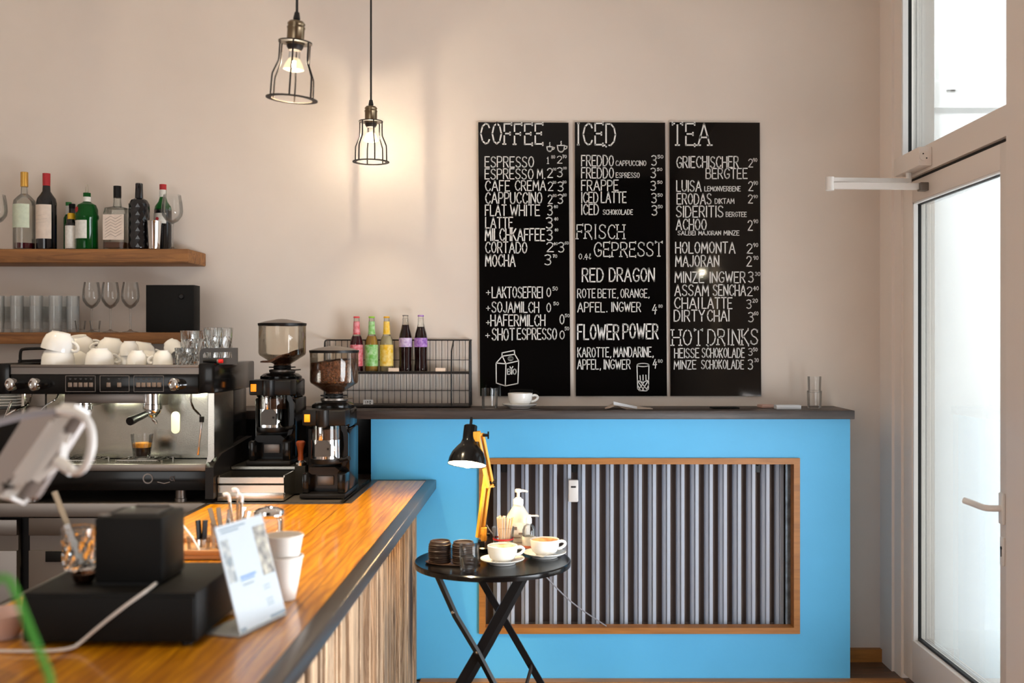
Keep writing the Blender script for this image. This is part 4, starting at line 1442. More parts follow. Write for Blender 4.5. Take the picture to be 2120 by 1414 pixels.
def bottle(label, cx, Y, prof, glass, parts, group='spirit bottles on the upper shelf', n=28, square=False):
    """prof: (radius, height) in metres from the shelf"""
    t = thing('bottle', label, 'bottle', (cx, Y, ZU), 0, group)
    full = [(0, 0)] + prof
    if glass == 'bottle_clear':
        full = full + [(max(r - .003, .001), z) for r, z in reversed(prof)] + [(0, .006)]
    else:
        full = full + [(0, prof[-1][1])]
    if square:
        T = Matrix.Rotation(PI / 4, 4, 'Z')
        m = MB()
        m.T = T
        m.lathe([(r * (1.30 if z < square else 1), z) for r, z in full], 4 if 0 else 24)
        for v in m.bm.verts:
            if v.co.z < square and (abs(v.co.x) + abs(v.co.y)) > .02:
                lim = max(abs(v.co.x), abs(v.co.y))
                r_ = max(r for r, z in prof)
                v.co.x = max(-r_, min(r_, v.co.x))
                v.co.y = max(-r_ * .9, min(r_ * .9, v.co.y))
        m.build('body', glass, t)
    else:
        MB().lathe(full, n).build('body', glass, t)
    for nm, pr, mt in parts:
        if pr and isinstance(pr[0], tuple):
            MB().lathe(pr, n).build(nm, mt, t)
        else:
            a0, a1, r, z0, z1 = pr
            k = 14
            m = MB()
            vs = []
            for i in range(k + 1):
                a = math.radians(a0 + (a1 - a0) * i / k)
                for rr in (r, r + .0008):
                    for z in (z0, z1):
                        vs.append((rr * math.cos(a), rr * math.sin(a), z))
            fs = []
            for i in range(k):
                q = i * 4
                fs += [(q + 2, q + 3, q + 7, q + 6), (q, q + 4, q + 5, q + 1), (q + 1, q + 5, q + 7, q + 3), (q, q + 2, q + 6, q + 4)]
            fs += [(0, 1, 3, 2), (k * 4, k * 4 + 2, k * 4 + 3, k * 4 + 1)]
            m._add(vs, fs)
            m.build(nm, mt, t)
    return t


def pr(rows):
    """(half width px, zoomed y) rows, from bottom to top -> radius/height"""
    return [(w * S1 / 1.0, zz(y) - zz(658)) for w, y in rows]


M['lab_green'] = mat('pale_green_label', (206, 214, 190), .6, var=.12, vscale=60)
M['lab_cream'] = mat('cream_label', (226, 208, 192), .6, var=.10, vscale=50)
M['lab_white'] = mat('white_label', (232, 228, 220), .6, var=.15, vscale=90)
M['lab_blue'] = mat('blue_label', (40, 60, 150), .5, var=.6, vscale=50)
M['gold'] = mat('gold_cap', (206, 160, 78), .3, metal=.8)
M['capred'] = mat('red_capsule', (170, 26, 34), .35)
M['capgreen'] = mat('green_cap', (30, 120, 50), .4)
M['yellow'] = mat('yellow_cap', (224, 176, 30), .4)
M['redliq'] = mat('dark_red_liqueur', (86, 14, 30), .1)
M['amber'] = mat('amber_spirit', (120, 62, 20), .1, trans=.5)
M['print'] = mat('label_print', (120, 104, 96), .6)
M['wine'] = mat('red_wine', (20, 8, 12), .05)


def hz_(y):
    return zz(y) - zz(658)


R = lambda w: w * S1
t = bottle('tall clear bottle with a gold cap and pale green label, leftmost on the upper shelf', zx(183), Y1,
           [(R(77), 0), (R(79), .006), (R(79), hz_(310)), (R(74), hz_(285)), (R(50), hz_(258)), (R(25), hz_(235)), (R(22), hz_(180))], 'bottle_clear',
           [('cap', [(0, hz_(182)), (R(27), hz_(182)), (R(27), hz_(74)), (R(24), hz_(72)), (0, hz_(72))], 'gold'),
            ('label', (190, 320, R(79.5), hz_(495), hz_(318)), 'lab_green'), ('liqueur', [(0, .007), (R(73), .007), (R(73), hz_(607)), (0, hz_(607))], 'redliq')])
t = bottle('dark red wine bottle with a red capsule and large cream label', zx(341), 4.84,
           [(R(70), 0), (R(72), .006), (R(72), hz_(300)), (R(66), hz_(270)), (R(45), hz_(240)), (R(29), hz_(215)), (R(26), hz_(160)), (R(26), hz_(82))], 'bottle_dark',
           [('capsule', [(R(26.5), hz_(190)), (R(27), hz_(156)), (R(28), hz_(100)), (R(28), hz_(80)), (0, hz_(79))], 'capred'),
            ('label', (188, 322, R(72.6), hz_(575), hz_(320)), 'lab_cream')])
for k, (z, wd) in enumerate(((400, 30), (430, 42), (455, 36))):
    MB().tube([(R(73.2) * math.cos(math.radians(a)), R(73.2) * math.sin(math.radians(a)), hz_(z) + .002 * math.sin(a)) for a in range(255 - wd, 256 + wd, 6)], .0006, 4).build('label_script', 'print', t)
bottle('small dark green bottle with a green cap half hidden behind the wine bottle', zx(442), 4.93,
       [(R(36), 0), (R(37), .006), (R(37), hz_(400)), (R(22), hz_(370)), (R(20), hz_(300))], 'bottle_green',
       [('cap', [(0, hz_(305)), (R(21.5), hz_(305)), (R(21.5), hz_(277)), (0, hz_(275))], 'capgreen'), ('neck_label', (200, 300, R(21), hz_(380), hz_(305)), 'lab_white')])
bottle('dark navy bottle with a blue label standing behind the small yellow capped one', zx(490), 4.90,
       [(R(40), 0), (R(41), .006), (R(41), hz_(395)), (R(24), hz_(370)), (R(22), hz_(296))], 'bottle_dark',
       [('cap', [(0, hz_(345)), (R(23), hz_(345)), (R(23), hz_(297)), (0, hz_(295))], 'black_mt'), ('label', (215, 320, R(41.6), hz_(600), hz_(455)), 'lab_blue')])
bottle('small bitters bottle with a yellow cap and white paper wrap', zx(557), 4.80,
       [(R(40), 0), (R(41), .006), (R(41), hz_(470)), (R(26), hz_(445)), (R(23), hz_(420))], 'bottle_dark',
       [('cap', [(0, hz_(432)), (R(26), hz_(432)), (R(26), hz_(388)), (0, hz_(385))], 'yellow'), ('wrapper', (170, 370, R(41.8), hz_(652), hz_(482)), 'lab_white')])
t = bottle('green shaker shaped gin bottle with a pouring spout and red seal', zx(674), 4.80,
           [(R(77), 0), (R(79), .006), (R(76), hz_(440)), (R(84), hz_(425)), (R(84), hz_(408)), (R(79), hz_(395)), (R(78), hz_(360)), (R(64), hz_(325)), (R(32), hz_(308)), (R(27), hz_(300)), (R(27), hz_(236))], 'bottle_green',
           [('spout', [(0, hz_(236)), (R(12), hz_(234)), (R(9), hz_(200)), (R(4), hz_(172)), (0, hz_(171))], 'steel'),
            ('neck_label', (180, 360, R(27.6), hz_(302), hz_(266)), 'lab_white'), ('label', (195, 292, R(79.5), hz_(580), hz_(445)), 'lab_white')])
s = MB()
s.T = Matrix.Translation((-R(56), -R(56), hz_(366))) @ Matrix.Rotation(-PI / 4, 4, 'Z')
s.lathe([(0, .006), (R(22), .006), (R(22), .0), (R(16), -.002), (0, -.002)], 20, axis='Y').build('seal', 'capred', t)
t = bottle('square clear whiskey bottle with a black cap, cream label and a rest of amber spirit', zx(894), 4.81,
           [(R(80), 0), (R(82), .006), (R(82), hz_(400)), (R(82), hz_(385)), (R(70), hz_(350)), (R(32), hz_(335)), (R(28), hz_(300)), (R(28), hz_(265))], 'bottle_clear',
           [('cap', [(0, hz_(270)), (R(28), hz_(270)), (R(28), hz_(182)), (0, hz_(178))], 'black')], square=hz_(345))
e = R(82) * .9
MB().box(-R(78), R(78), -e - .0012, -e - .0002, hz_(590), hz_(402)).build('label', 'lab_cream', t)
MB().box(-R(74), R(74), -e + .004, e - .004, .007, hz_(606)).build('spirit', 'amber', t)
pm = MB()
for k in range(7):
    z = hz_(425 + k * 22)
    pm.tube([(-R(60), -e - .0015, z - .01), (-R(20), -e - .0015, z + .006), (R(15), -e - .0015, z - .006), (R(60), -e - .0015, z + .010)], .0006, 4)
pm.build('label_script', 'print', t)
# black faceted bottle
t = thing('bottle', 'black faceted bottle with diamond cut sides', 'bottle', (zx(1063), 4.80, ZU), 0, 'spirit bottles on the upper shelf')
m = MB()
n = 14
rows = [(0, R(70))] + [(.008 + k * (hz_(320) - .008) / 11, R(75)) for k in range(12)] + [(hz_(290), R(58)), (hz_(275), R(30)), (hz_(200), R(27)), (hz_(168), R(27))]
vs, fs = [], []
for i, (z, r) in enumerate(rows):
    for k in range(n):
        a = 2 * PI * (k + (.5 if i % 2 else 0)) / n
        vs.append((r * math.cos(a), r * math.sin(a), z))
for i in range(len(rows) - 1):
    for k in range(n):
        a, b = i * n + k, i * n + (k + 1) % n
        fs += [(a, b, b + n), (a, b + n, a + n)] if i % 2 else [(a, b, a + n), (b, b + n, a + n)]
fs += [tuple(range(n))[::-1], tuple((len(rows) - 1) * n + k for k in range(n))]
m._add(vs, fs)
m.build('body', 'bottle_dark', t, 5)
MB().lathe([(0, hz_(168)), (R(24), hz_(168)), (R(24), hz_(163)), (0, hz_(162))], 20).build('cap', 'steel_mat', t)
t = bottle('green vermouth bottle with a red cap, behind the steel cup', zx(1182), 4.90,
           [(R(62), 0), (R(64), .006), (R(64), hz_(345)), (R(58), hz_(315)), (R(34), hz_(280)), (R(25), hz_(250)), (R(24), hz_(170))], 'bottle_green',
           [('cap', [(0, hz_(190)), (R(26), hz_(190)), (R(26), hz_(148)), (0, hz_(145))], 'capred'), ('neck_label', (200, 340, R(26), hz_(245), hz_(190)), 'lab_white'),
            ('wine', [(R(64.4), .007), (R(64.4), hz_(375)), (R(64.2), hz_(345)), (R(60.2), hz_(338))], 'bottle_dark'), ('label', (190, 310, R(65.2), hz_(450), hz_(372)), 'lab_white')])
q = MB()
q.T = Matrix.Translation((-.012, -R(65.5), hz_(415)))
q.lathe([(0, -.0015), (R(12), -.0015), (R(12), .001), (0, .001)], 18, axis='Y').build('label_emblem', 'capred', t)
cu = MB().lathe([(0, 0), (R(40), 0), (R(42), .004), (R(53), hz_(452)), (R(54), hz_(450)), (R(52), hz_(452)), (R(41), .006), (0, .005)], 32).build('measuring_cup', 'chrome')
cu.location = (zx(1190), 4.772, ZU)
tag(cu, 'polished steel bar cup in front of the vermouth bottle', 'cup')


def wine_glass(label, px, Y, z, H, rb, group):
    t = thing('wine_glass', label, 'wine glass', (px, Y, z), 0, group)
    MB().lathe([(0, 0), (.034, 0), (.035, .002), (.012, .006), (.0045, .014), (.004, H * .42), (.007, H * .47), (0, H * .48)], 28).build('stem', 'glass', t)
    MB().lathe([(.004, H * .47), (rb * .55, H * .52), (rb * .92, H * .62), (rb, H * .70), (rb * .95, H * .84), (rb * .80, H), (rb * .78, H), (rb * .92, H * .84), (rb * .97, H * .70), (rb * .89, H * .625), (rb * .5, H * .53), (.003, H * .485)], 32).build('bowl', 'glass', t)
    return t


wg = 'wine glasses on the wall shelves'
g = wine_glass('large wine glass at the right end of the upper shelf', zx(1292, 4.80), 4.80, ZU, hz_(250), R(78), wg)
dup(g, 'large wine glass at the left edge of the upper shelf, beside the gold capped bottle', (zx(-2), 4.80, ZU))

# ------------------------------------------------------------------ lower shelf
ZS = 1.541 + .001
Y1 = 4.83
S1 = Y1 / F * KX
lh = zz(915) - zz(1292)
g = wine_glass('wine glass on the lower shelf, left one of the three', zx(680), 4.84, ZS, lh, R(66), wg)
dup(g, 'wine glass on the lower shelf, middle one of the three', (zx(822), 4.84, ZS))
dup(g, 'wine glass on the lower shelf, right one of the three beside the black box', (zx(972), 4.84, ZS))
ring = [(0, 0), (R(42), 0), (R(43), .003)]
Ht = .118
tw = [(R(43.5) + (R(3.2)) * k / 16 + (.0006 if k % 2 else 0), .006 + (Ht - .006) * k / 16) for k in range(17)]
tum = [(0, 0), (R(42), 0)] + tw + [(tw[-1][0] - .002, Ht), (R(42), .016), (0, .014)]
M['tum'] = thin_glass('ribbed_tumbler_glass', (0.96, 0.97, 0.97), (0.84, 0.86, 0.86), 0.03, 0.8, .20)
base = None
names = ('first', 'second', 'third', 'fourth', 'fifth', 'sixth', 'seventh', 'eighth')
for k, v in enumerate((-38, 34, 106, 178, 250, 322, 394, 466)):
    for j in (0, 1):
        if base is None:
            base = MB().lathe(tum, 26).build('tumbler', 'tum')
            o = base
        else:
            o = base.copy()
            C.objects.link(o)
        o.location = (zx(v + 22, 4.80 + .09 * (k % 2)), 4.80 + .09 * (k % 2), ZS + j * .047)
        tag(o, ('lower' if j == 0 else 'upper') + ' ribbed tumbler of the ' + names[k] + ' nested pair from the left on the lower shelf', 'glass', 'ribbed tumblers nested in pairs on the lower shelf')
o = base.copy()
C.objects.link(o)
o.location = (zx(547, 4.84), 4.84, ZS)
tag(o, 'lower ribbed tumbler of the rightmost nested pair, beside the left shot glass', 'glass', 'ribbed tumblers nested in pairs on the lower shelf')
o = base.copy()
C.objects.link(o)
o.location = (zx(547, 4.84), 4.84, ZS + .047)
tag(o, 'upper ribbed tumbler of the rightmost nested pair, beside the left shot glass', 'glass', 'ribbed tumblers nested in pairs on the lower shelf')
sg_ = MB().lathe([(0, 0), (R(30), 0), (R(31), .003), (R(41), .052), (R(39), .052), (R(31), .014), (0, .012)], 24).build('shot_glass', 'glass')
sg_.location = (zx(625), 4.80, ZS)
tag(sg_, 'empty shot glass on the lower shelf, left of the wine glass stems', 'glass', 'shot glasses on the lower shelf')
o = sg_.copy()
C.objects.link(o)
o.location = (zx(742), 4.79, ZS)
tag(o, 'empty shot glass on the lower shelf, between the first two wine glass stems', 'glass', 'shot glasses on the lower shelf')
q0, q1 = P(302, 590, 4.76), P(401.5, 688, 4.76)
sp = thing('speaker', 'black square loudspeaker box on the right end of the lower shelf', 'loudspeaker', ((q0.x + q1.x) / 2, 4.79, ZS))
hw = (q1.x - q0.x) / 2
MB().box(-hw, hw, -.03, .055, 0, q0.z - ZS, .002).build('cabinet', 'black_mt', sp)
MB().lathe([(.012, .0), (.012, -.006), (.009, -.009), (0, -.009)], 20, (P(376, 614, 4.76).x - sp.location.x, -.03, P(376, 614, 4.76).z - ZS), 'Y').build('knob', 'black_gl', sp)

# ------------------------------------------------------------------ wire rack with lemonade bottles on the ledge
WY0, WY1 = 4.86, 4.985
rk = thing('wire_rack', 'black wire rack with a wooden middle shelf standing on the ledge by the wall', 'rack', (P(828, 0, 4.9).x, 4.92, ZL))
rx0, rx1 = P(683, 0, WY1).x - rk.location.x, P(972, 0, WY0).x - rk.location.x
b0, b1 = WY0 - 4.92, WY1 - 4.92
zt = P(0, 704, WY1).z - ZL
zm = P(0, 771, WY0).z - ZL
m = MB()
for x in (rx0, rx1):
    pass
m.tube([(rx0, b1, .006), (rx0, b1, zt), (rx1, b1, zt), (rx1, b1, .006)], .0038, 8)
for x, s in ((rx0, 1), (rx1, -1)):
    m.tube(sm([(x, b1, zt), (x, b0 + .02, zt), (x, b0, zt - .02), (x, b0, .006)], 2), .0038, 8)
    m.tube([(x, b1, .006), (x, b0, .006)], .003, 8)
m.tube([(rx0, b0, .006), (rx1, b0, .006)], .003, 8).tube([(rx0, b1, .006), (rx1, b1, .006)], .003, 8)
m.tube([(rx1 - .083, b0, .004), (rx1 - .083, b0, zm - .006)], .0035, 8)
m.tube([(rx1 - .083, b0, zm), (rx1 - .083, b0 + .012, zt - .05), (rx1 - .083, b1, zt)], .0035, 8)
m.build('frame', 'wire', rk)
m = MB()
nv = 24
for k in range(1, nv):
    x = rx0 + (rx1 - rx0) * k / nv
    m.tube([(x, b1 - .002, .006), (x, b1 - .002, zt)], .0015, 5, cap=False)
for z in (.073, zm * .5 + .0, zm + .055):
    if abs(z - zm * .5) < 1e-6:
        continue
    m.tube([(rx0, b1 - .004, z), (rx1, b1 - .004, z)], .0015, 5)
    for x in (rx0, rx1):
        m.tube([(x, b1, z), (x, b0, z)], .0015, 5)
for x in (rx0, rx1):
    for k in range(1, 5):
        y = b0 + (b1 - b0) * k / 5
        m.tube([(x, y, .006), (x, y, zt - .002)], .0015, 5, cap=False)
m.build('wire_grid', 'wire', rk)
MB().box(rx0 + .005, rx1 - .002, b0 + .004, b1 - .006, zm - .008, zm + .002).build('shelf', 'ledge', rk)
MB().box(rx0 + .005, rx1 - .002, b0 + .004, b1 - .006, .0085, .014).build('bottom_shelf', 'ledge', rk)
MB().tube([(rx0, b0, zm), (rx1, b0, zm)], .004, 8).build('shelf_rod', 'wire', rk)
ZW = ZL + zm + .0028
S2 = 4.90 / F * 310 / 1992        # metres per zoomed pixel


def wz(y):
    return (832 - y) * S2


def soda(label, cxz, prof, liquid, lv, parts):
    cx = P(670 + cxz * 310 / 1992, 0, 4.91).x
    t = thing('lemonade_bottle', label, 'bottle', (cx, 4.915, ZW), 0, 'lemonade bottles on the wire rack')
    pp = [(w * S2, wz(y)) for w, y in prof]
    MB().lathe([(0, 0)] + pp + [(0, pp[-1][1])], 28).build('body', 'bottle_clear', t)
    inner = [(max(r - .0022, .001), max(z, .003)) for r, z in pp if z < wz(lv)]
    MB().lathe([(0, .003)] + inner + [(inner[-1][0] * .9, wz(lv)), (0, wz(lv))], 24).build('lemonade', liquid, t)
    for nm, q, mt in parts:
        MB().lathe([(w * S2, wz(y)) for w, y in q], 28).build(nm, mt, t)
    return t


longn = [(84, 832), (88, 826), (88, 470), (84, 430), (70, 385), (52, 350), (46, 330), (38, 165), (36, 120), (38, 118), (38, 108), (36, 102)]
for lab, cx, liq, lc, cc in (('long necked lemonade bottle with a red label, leftmost on the wire rack', 436, (66, 12, 26), (200, 52, 66), (214, 66, 74)),
                             ('long necked lemonade bottle with a green label on the wire rack', 637, (170, 128, 56), (104, 176, 70), (140, 196, 50)),
                             ('long necked lemonade bottle with a yellow label on the wire rack', 836, (190, 176, 140), (238, 186, 20), (232, 168, 20))):
    lm = mat('lemonade_' + lab.split(' a ')[1].split()[0], liq, .1)
    bm_ = mat('printed_label_' + lab.split(' a ')[1].split()[0], lc, .5, var=.5, vscale=55, rgb2=tuple(min(255, int(x * .5 + 128)) for x in lc))
    cm = mat('cap_' + lab.split(' a ')[1].split()[0], cc, .35)
    soda(lab, cx, longn, lm, 360, [('label', [(88.8, 760), (88.8, 475)], bm_), ('neck_label', [(52, 338), (47, 318), (40, 165)], bm_), ('cap', [(42, 118), (42, 106), (38, 98), (0, 97)], cm)])
cola = [(86, 832), (90, 826), (90, 780), (84, 720), (86, 620), (88, 500), (86, 380), (78, 330), (58, 260), (44, 200), (38, 150), (41, 145), (41, 128), (36, 124), (36, 92)]
lm = mat('dark_cola', (34, 8, 10), .1)
lv = mat('lilac_label', (178, 146, 196), .5, var=.4, vscale=70, rgb2=(220, 205, 225))
pv = mat('purple_label', (130, 70, 170), .5, var=.4, vscale=70, rgb2=(190, 150, 210))
soda('curved cola bottle with a lilac label, fourth from the left on the wire rack', 1087, cola, lm, 210, [('label', [(88.8, 505), (88.2, 460), (87.2, 384)], lv), ('cap', [(41, 92), (41, 84), (36, 80), (0, 80)], 'steel_mat')])
soda('curved cola bottle with a purple label and purple cap, rightmost on the wire rack', 1291, cola, lm, 236, [('label', [(88.8, 505), (88.2, 460), (87.2, 384)], pv), ('cap', [(42, 100), (42, 86), (36, 79), (0, 78)], pv)])
M['tagp'] = mat('cream_card', (236, 212, 190), .6)
for px, w, z, Y, lab in ((815, .048, zm + .0032, 4.866, 'small cream price card on the rack shelf between the yellow bottle and the cola'), (912, .045, zm + .0032, 4.868, 'small cream price card on the right part of the rack shelf')):
    c = P(px, 0, Y)
    o = MB().prism([(-.002, 0), (.014, 0), (.003, .017)], -w / 2, w / 2, 'X').build('price_card', 'tagp')
    o.location = (c.x, Y, ZL + z)
    tag(o, lab, 'card', 'price cards on the wire rack')
c = P(762, 0, 4.875)
pc = thing('price_card', 'folded white price card with black figures at the foot of the wire rack', 'card', (c.x, 4.875, ZL + .0145))
MB().prism([(-.002, 0), (.016, 0), (.004, .021)], -.022, .022, 'X').build('card', 'paper', pc)
m = MB()
for a, b in (((-.012, .003), (-.012, .015)), ((-.004, .003), (-.004, .015)), ((-.004, .015), (.002, .010)), ((.007, .003), (.007, .015)), ((.007, .015), (.013, .015)), ((.013, .015), (.013, .003)), ((.007, .003), (.013, .003))):
    m.tube([(a[0], -.0028 + a[1] * .29, a[1]), (b[0], -.0028 + b[1] * .29, b[1])], .0011, 4)
m.build('price_figures', 'black', pc)

# ------------------------------------------------------------------ things on the ledge under the boards
ZLs = ZL + .0008
q = P(1014, 0, 4.80)
o = MB().lathe([(0, 0), (.034, 0), (.0355, .003), (.037, .092), (.0352, .092), (.034, .012), (0, .010)], 30).build('water_glass', 'glass')
o.location = (q.x, 4.80, ZLs)
tag(o, 'empty straight water glass on the ledge under the left menu board', 'glass')


def saucer(label, loc, group):
    t = MB().lathe([(0, .001), (.042, .001), (.044, 0), (.047, 0), (.049, .004), (.074, .014), (.080, .0185), (.0795, .0205), (.073, .0175), (.048, .0085), (.036, .006), (0, .006)], 44).build('saucer', 'white')
    t.location = loc
    return tag(t, label, 'saucer', group)


cg_ = 'white cappuccino cups in use'
q = P(1076, 0, 4.82)
sa = saucer('white saucer on the ledge under the left menu board', (q.x, 4.82, ZLs), 'white saucers')
cu1 = make_cup(.056, .062, 'white cup on the ledge under the left menu board', (q.x + .002, 4.82, ZLs + .0068), (0, 0, 0), cg_)
# crumpled napkin with a wrapped straw
q0 = P(1296, 845, 4.80)
nk = thing('napkin', 'crumpled paper napkin with a white folded strip on the ledge under the middle board', 'napkin', (q0.x, 4.80, ZLs))
m = MB()
nx, ny = 14, 7
vs = []
for i in range(nx + 1):
    for j in range(ny + 1):
        u, v = i / nx, j / ny
        e = math.sin(PI * u) * math.sin(PI * v)
        vs.append(((u - .45) * .21 + random.uniform(-.004, .004), (v - .5) * .11, .001 + max(0, e * (.018 * (1 - u) + .006) + random.uniform(-.004, .004) * e) + (.016 * math.exp(-((u - .22) / .12) ** 2))))
fs = [(i * (ny + 1) + j, (i + 1) * (ny + 1) + j, (i + 1) * (ny + 1) + j + 1, i * (ny + 1) + j + 1) for i in range(nx) for j in range(ny)]
m._add(vs, fs)
nko = m.build('sheet', mat('thin_napkin', (196, 180, 166), .7), nk)
sf = nko.modifiers.new('thickness', 'SOLIDIFY')
sf.thickness = .0008
MB().hexa([(-.060, -.058, .020), (.045, -.058, .001), (.045, -.030, .001), (-.060, -.030, .020), (-.060, -.058, .034), (.045, -.058, .011), (.045, -.030, .011), (-.060, -.030, .034)]).build('folded_strip', 'paper', nk)
q = P(1500, 0, 4.80)
o = MB().box(-.06, .06, -.035, .035, 0, .006, .002).build('notebook', 'black_mt')
o.location = (q.x, 4.80, ZLs)
o.rotation_euler = (0, 0, .1)
tag(o, 'thin dark closed notebook lying on the ledge under the right board', 'notebook')
q = P(1628, 0, 4.78)
o = MB().box(-.055, .055, -.03, .03, 0, .018, .002).build('paper_pack', 'paper')
o.location = (q.x, 4.76, ZLs)
tag(o, 'flat white paper pack on the ledge near its right end', 'packet')
o = MB().box(-.035, .035, -.03, .03, 0, .015, .004).build('pink_packet', mat('pale_pink', (206, 170, 156), .6))
o.location = (P(1592, 0, 4.8).x, 4.85, ZLs)
o.rotation_euler = (0, 0, .2)
tag(o, 'pale pink packet beside the flat white pack on the ledge', 'packet')
gp = MB().lathe([(0, 0), (.0295, 0), (.031, .003), (.0335, .079), (.032, .079), (.0295, .012), (0, .010)], 28).build('water_glass', 'glass')
gp.location = (P(1686, 0, 4.82).x, 4.82, ZLs)
tag(gp, 'lower of two water glasses stacked at the right end of the ledge', 'glass', 'glasses stacked at the right end of the ledge')
o = gp.copy()
C.objects.link(o)
o.location = (P(1686, 0, 4.82).x, 4.82, ZLs + .0705)
o.scale = (.93, .93, .93)
tag(o, 'upper of two water glasses stacked at the right end of the ledge', 'glass', 'glasses stacked at the right end of the ledge')

# ------------------------------------------------------------------ folding bistro table
TX, TY, TZ = -.177, 3.90, .70
tb = thing('bistro_table', 'small round black folding bistro table in front of the blue cabinet', 'table', (TX, TY, 0))
RT = .287
MB().lathe([(0, TZ - .006), (RT - .012, TZ - .006), (RT - .006, TZ - .02), (RT - .001, TZ - .02), (RT, TZ - .014), (RT, TZ - .004), (RT - .004, TZ), (RT - .010, TZ - .0012), (0, TZ - .0012)], 72).build('tabletop', 'black_gl', tb)


def leg(pts, name='leg', f=(.013, .026)):
    return MB().tube([Vector(p) - Vector((TX, TY, 0)) for p in pts], .01, flat=f).build(name, 'black', tb)


yA, yB = 3.735, 3.752
leg([(-.368, yA, TZ - .012), (-.300, yA, .535), (-.225, yA, .410), (-.012, yA, .004)], f=(.012, .024))
leg([(-.063, yB, TZ - .012), (-.218, yB, .410), (-.455, yB, .004)], f=(.012, .030))
leg([(-.035, yB + .13, TZ - .012), (-.185, yB + .10, .410), (-.42, yB + .08, .004)], f=(.012, .028))
leg([(-.272, yA + .245, TZ - .012), (-.11, yA + .245, .410), (.125, yA + .245, .004)], f=(.012, .024))
rv = MB()
for x, z, y in ((-.366, TZ - .022, yA), (-.309, .550, yA), (-.223, .409, yA), (-.070, TZ - .03, yB)):
    rv.sphere((x - TX, y - TY - .0085, z), .0065, (1, .5, 1), 12)
rv.build('rivet', 'steel', tb)
cbm = MB()
cbm.tube([Vector((-.035, yA + .240, .285)) - Vector((TX, TY, 0)), Vector((-.10, yA + .02, .12)) - Vector((TX, TY, 0))], .01, flat=(.006, .022))
cbm.tube([Vector((-.36, TY - .16, TZ - .014)) - Vector((TX, TY, 0)), Vector((-.27, TY + .08, TZ - .014)) - Vector((TX, TY, 0))], .008, flat=(.02, .012))
cbm.tube([Vector((-.065, TY - .15, TZ - .014)) - Vector((TX, TY, 0)), Vector((-.03, TY + .0, TZ - .014)) - Vector((TX, TY, 0))], .008, flat=(.02, .012))
cbm.build('cross_bar', 'steel_dark', tb)
TZ_ = TZ - .0004

# cups on the table
sa1 = saucer('white saucer under the front cup on the bistro table', (-.139, 3.832, TZ_), 'white saucers')
c1 = make_cup(.0545, .0600, 'front white cup with a rest of foam on the bistro table', (-.139, 3.832, TZ_ + .0068), (0, 0, math.radians(12)), cg_)
MB().lathe([(0, .046), (.0485, .046), (.0495, .052), (.0485, .0535), (.03, .0475), (0, .0468)], 32).build('foam_rest', 'milkfoam', c1)
sa2 = saucer('white saucer under the cup at the right rear of the bistro table', (.014, 3.948, TZ_), 'white saucers')
c2 = make_cup(.0545, .0600, 'white cup with brown foam at its rim at the right rear of the bistro table', (.014, 3.948, TZ_ + .0068), (0, 0, math.radians(10)), cg_)
MB().lathe([(0, .046), (.0485, .046), (.0497, .054), (.0487, .0555), (.03, .0475), (0, .0468)], 32).build('foam_rest', mat('brown_foam', (214, 170, 120), .6, var=.6, vscale=35, rgb2=(140, 80, 36)), c2)


def spoon(label, loc, rz, L_=.115, mt='steel', ry=0.0, group=None, parent=None, rot=None):
    m = MB()
    n = 16
    vs, fs = [], []
    for i in range(n + 1):
        u = i / n
        x = u * L_
        wd = .0028 + .0020 * max(0, 1 - u * 3) if u < .68 else .0028 + .010 * math.sin(PI * min(1, (u - .68) / .32)) ** .7
        z = .004 * math.sin(PI * min(1, u * 1.3)) - (.003 * math.sin(PI * (u - .68) / .32) if u > .68 else 0)
        vs += [(x, -wd, z + .0015), (x, wd, z + .0015), (x, wd * .8, z), (x, -wd * .8, z)]
    for i in range(n):
        for k in range(4):
            fs.append((i * 4 + k, i * 4 + (k + 1) % 4, i * 4 + 4 + (k + 1) % 4, i * 4 + 4 + k))
    fs += [(0, 1, 2, 3), (n * 4 + 3, n * 4 + 2, n * 4 + 1, n * 4)]
    m._add(vs, fs)
    o = m.build('teaspoon', mt)
    o.location = loc
    o.rotation_euler = rot or (0, ry, rz)
    return tag(o, label, 'spoon', group)


spoon('small teaspoon lying on the saucer of the rear right cup', (.062, 3.898, TZ_ + .0195), math.radians(-158), .085, rot=(0, math.radians(0), math.radians(-150)))
# water glass
wgl = thing('water_glass', 'half full water glass at the front of the bistro table', 'glass', (-.2505, 3.712, TZ_))
MB().lathe([(0, 0), (.0300, 0), (.0315, .002), (.0355, .090), (.0350, .0915), (.0338, .090), (.0303, .013), (.028, .010), (0, .010)], 40).build('glass', 'glass', wgl)
MB().lathe([(0, .0104), (.0279, .0104), (.0301, .0134), (.0318, .050), (0, .050)], 40).build('water', 'water', wgl)
# stacked cup lids on a tray
lt = MB().lathe([(0, 0), (.098, 0), (.102, .004), (.100, .006), (.096, .003), (0, .003)], 40)
for v in lt.bm.verts:
    v.co.y *= .52
lto = lt.build('lid_tray', mat('brown_tray', (62, 40, 28), .4))
lto.location = (-.318, 3.835, TZ_)
lto.rotation_euler = (0, 0, math.radians(-10))
tag(lto, 'small oval brown tray under the stacks of cup lids', 'tray')
M['lid'] = mat('black_brown_lid', (58, 45, 39), .35)
LIDP = [(.0400, 0), (.0412, .002), (.0412, .0045), (.0392, .0055), (.0375, .0090), (.0365, .0155), (.0345, .0168), (.0325, .0160), (.0315, .0115), (0, .0110), (0, .0100), (.0322, .0105), (.0335, .0155), (.0352, .0150), (.0362, .0085), (.0385, .0035), (.0400, 0)]
lid0 = None
ords = ['topmost', 'second from the top', 'third from the top', 'fourth from the top', 'fifth from the top', 'sixth from the top', 'seventh from the top', 'eighth from the top', 'lowest']
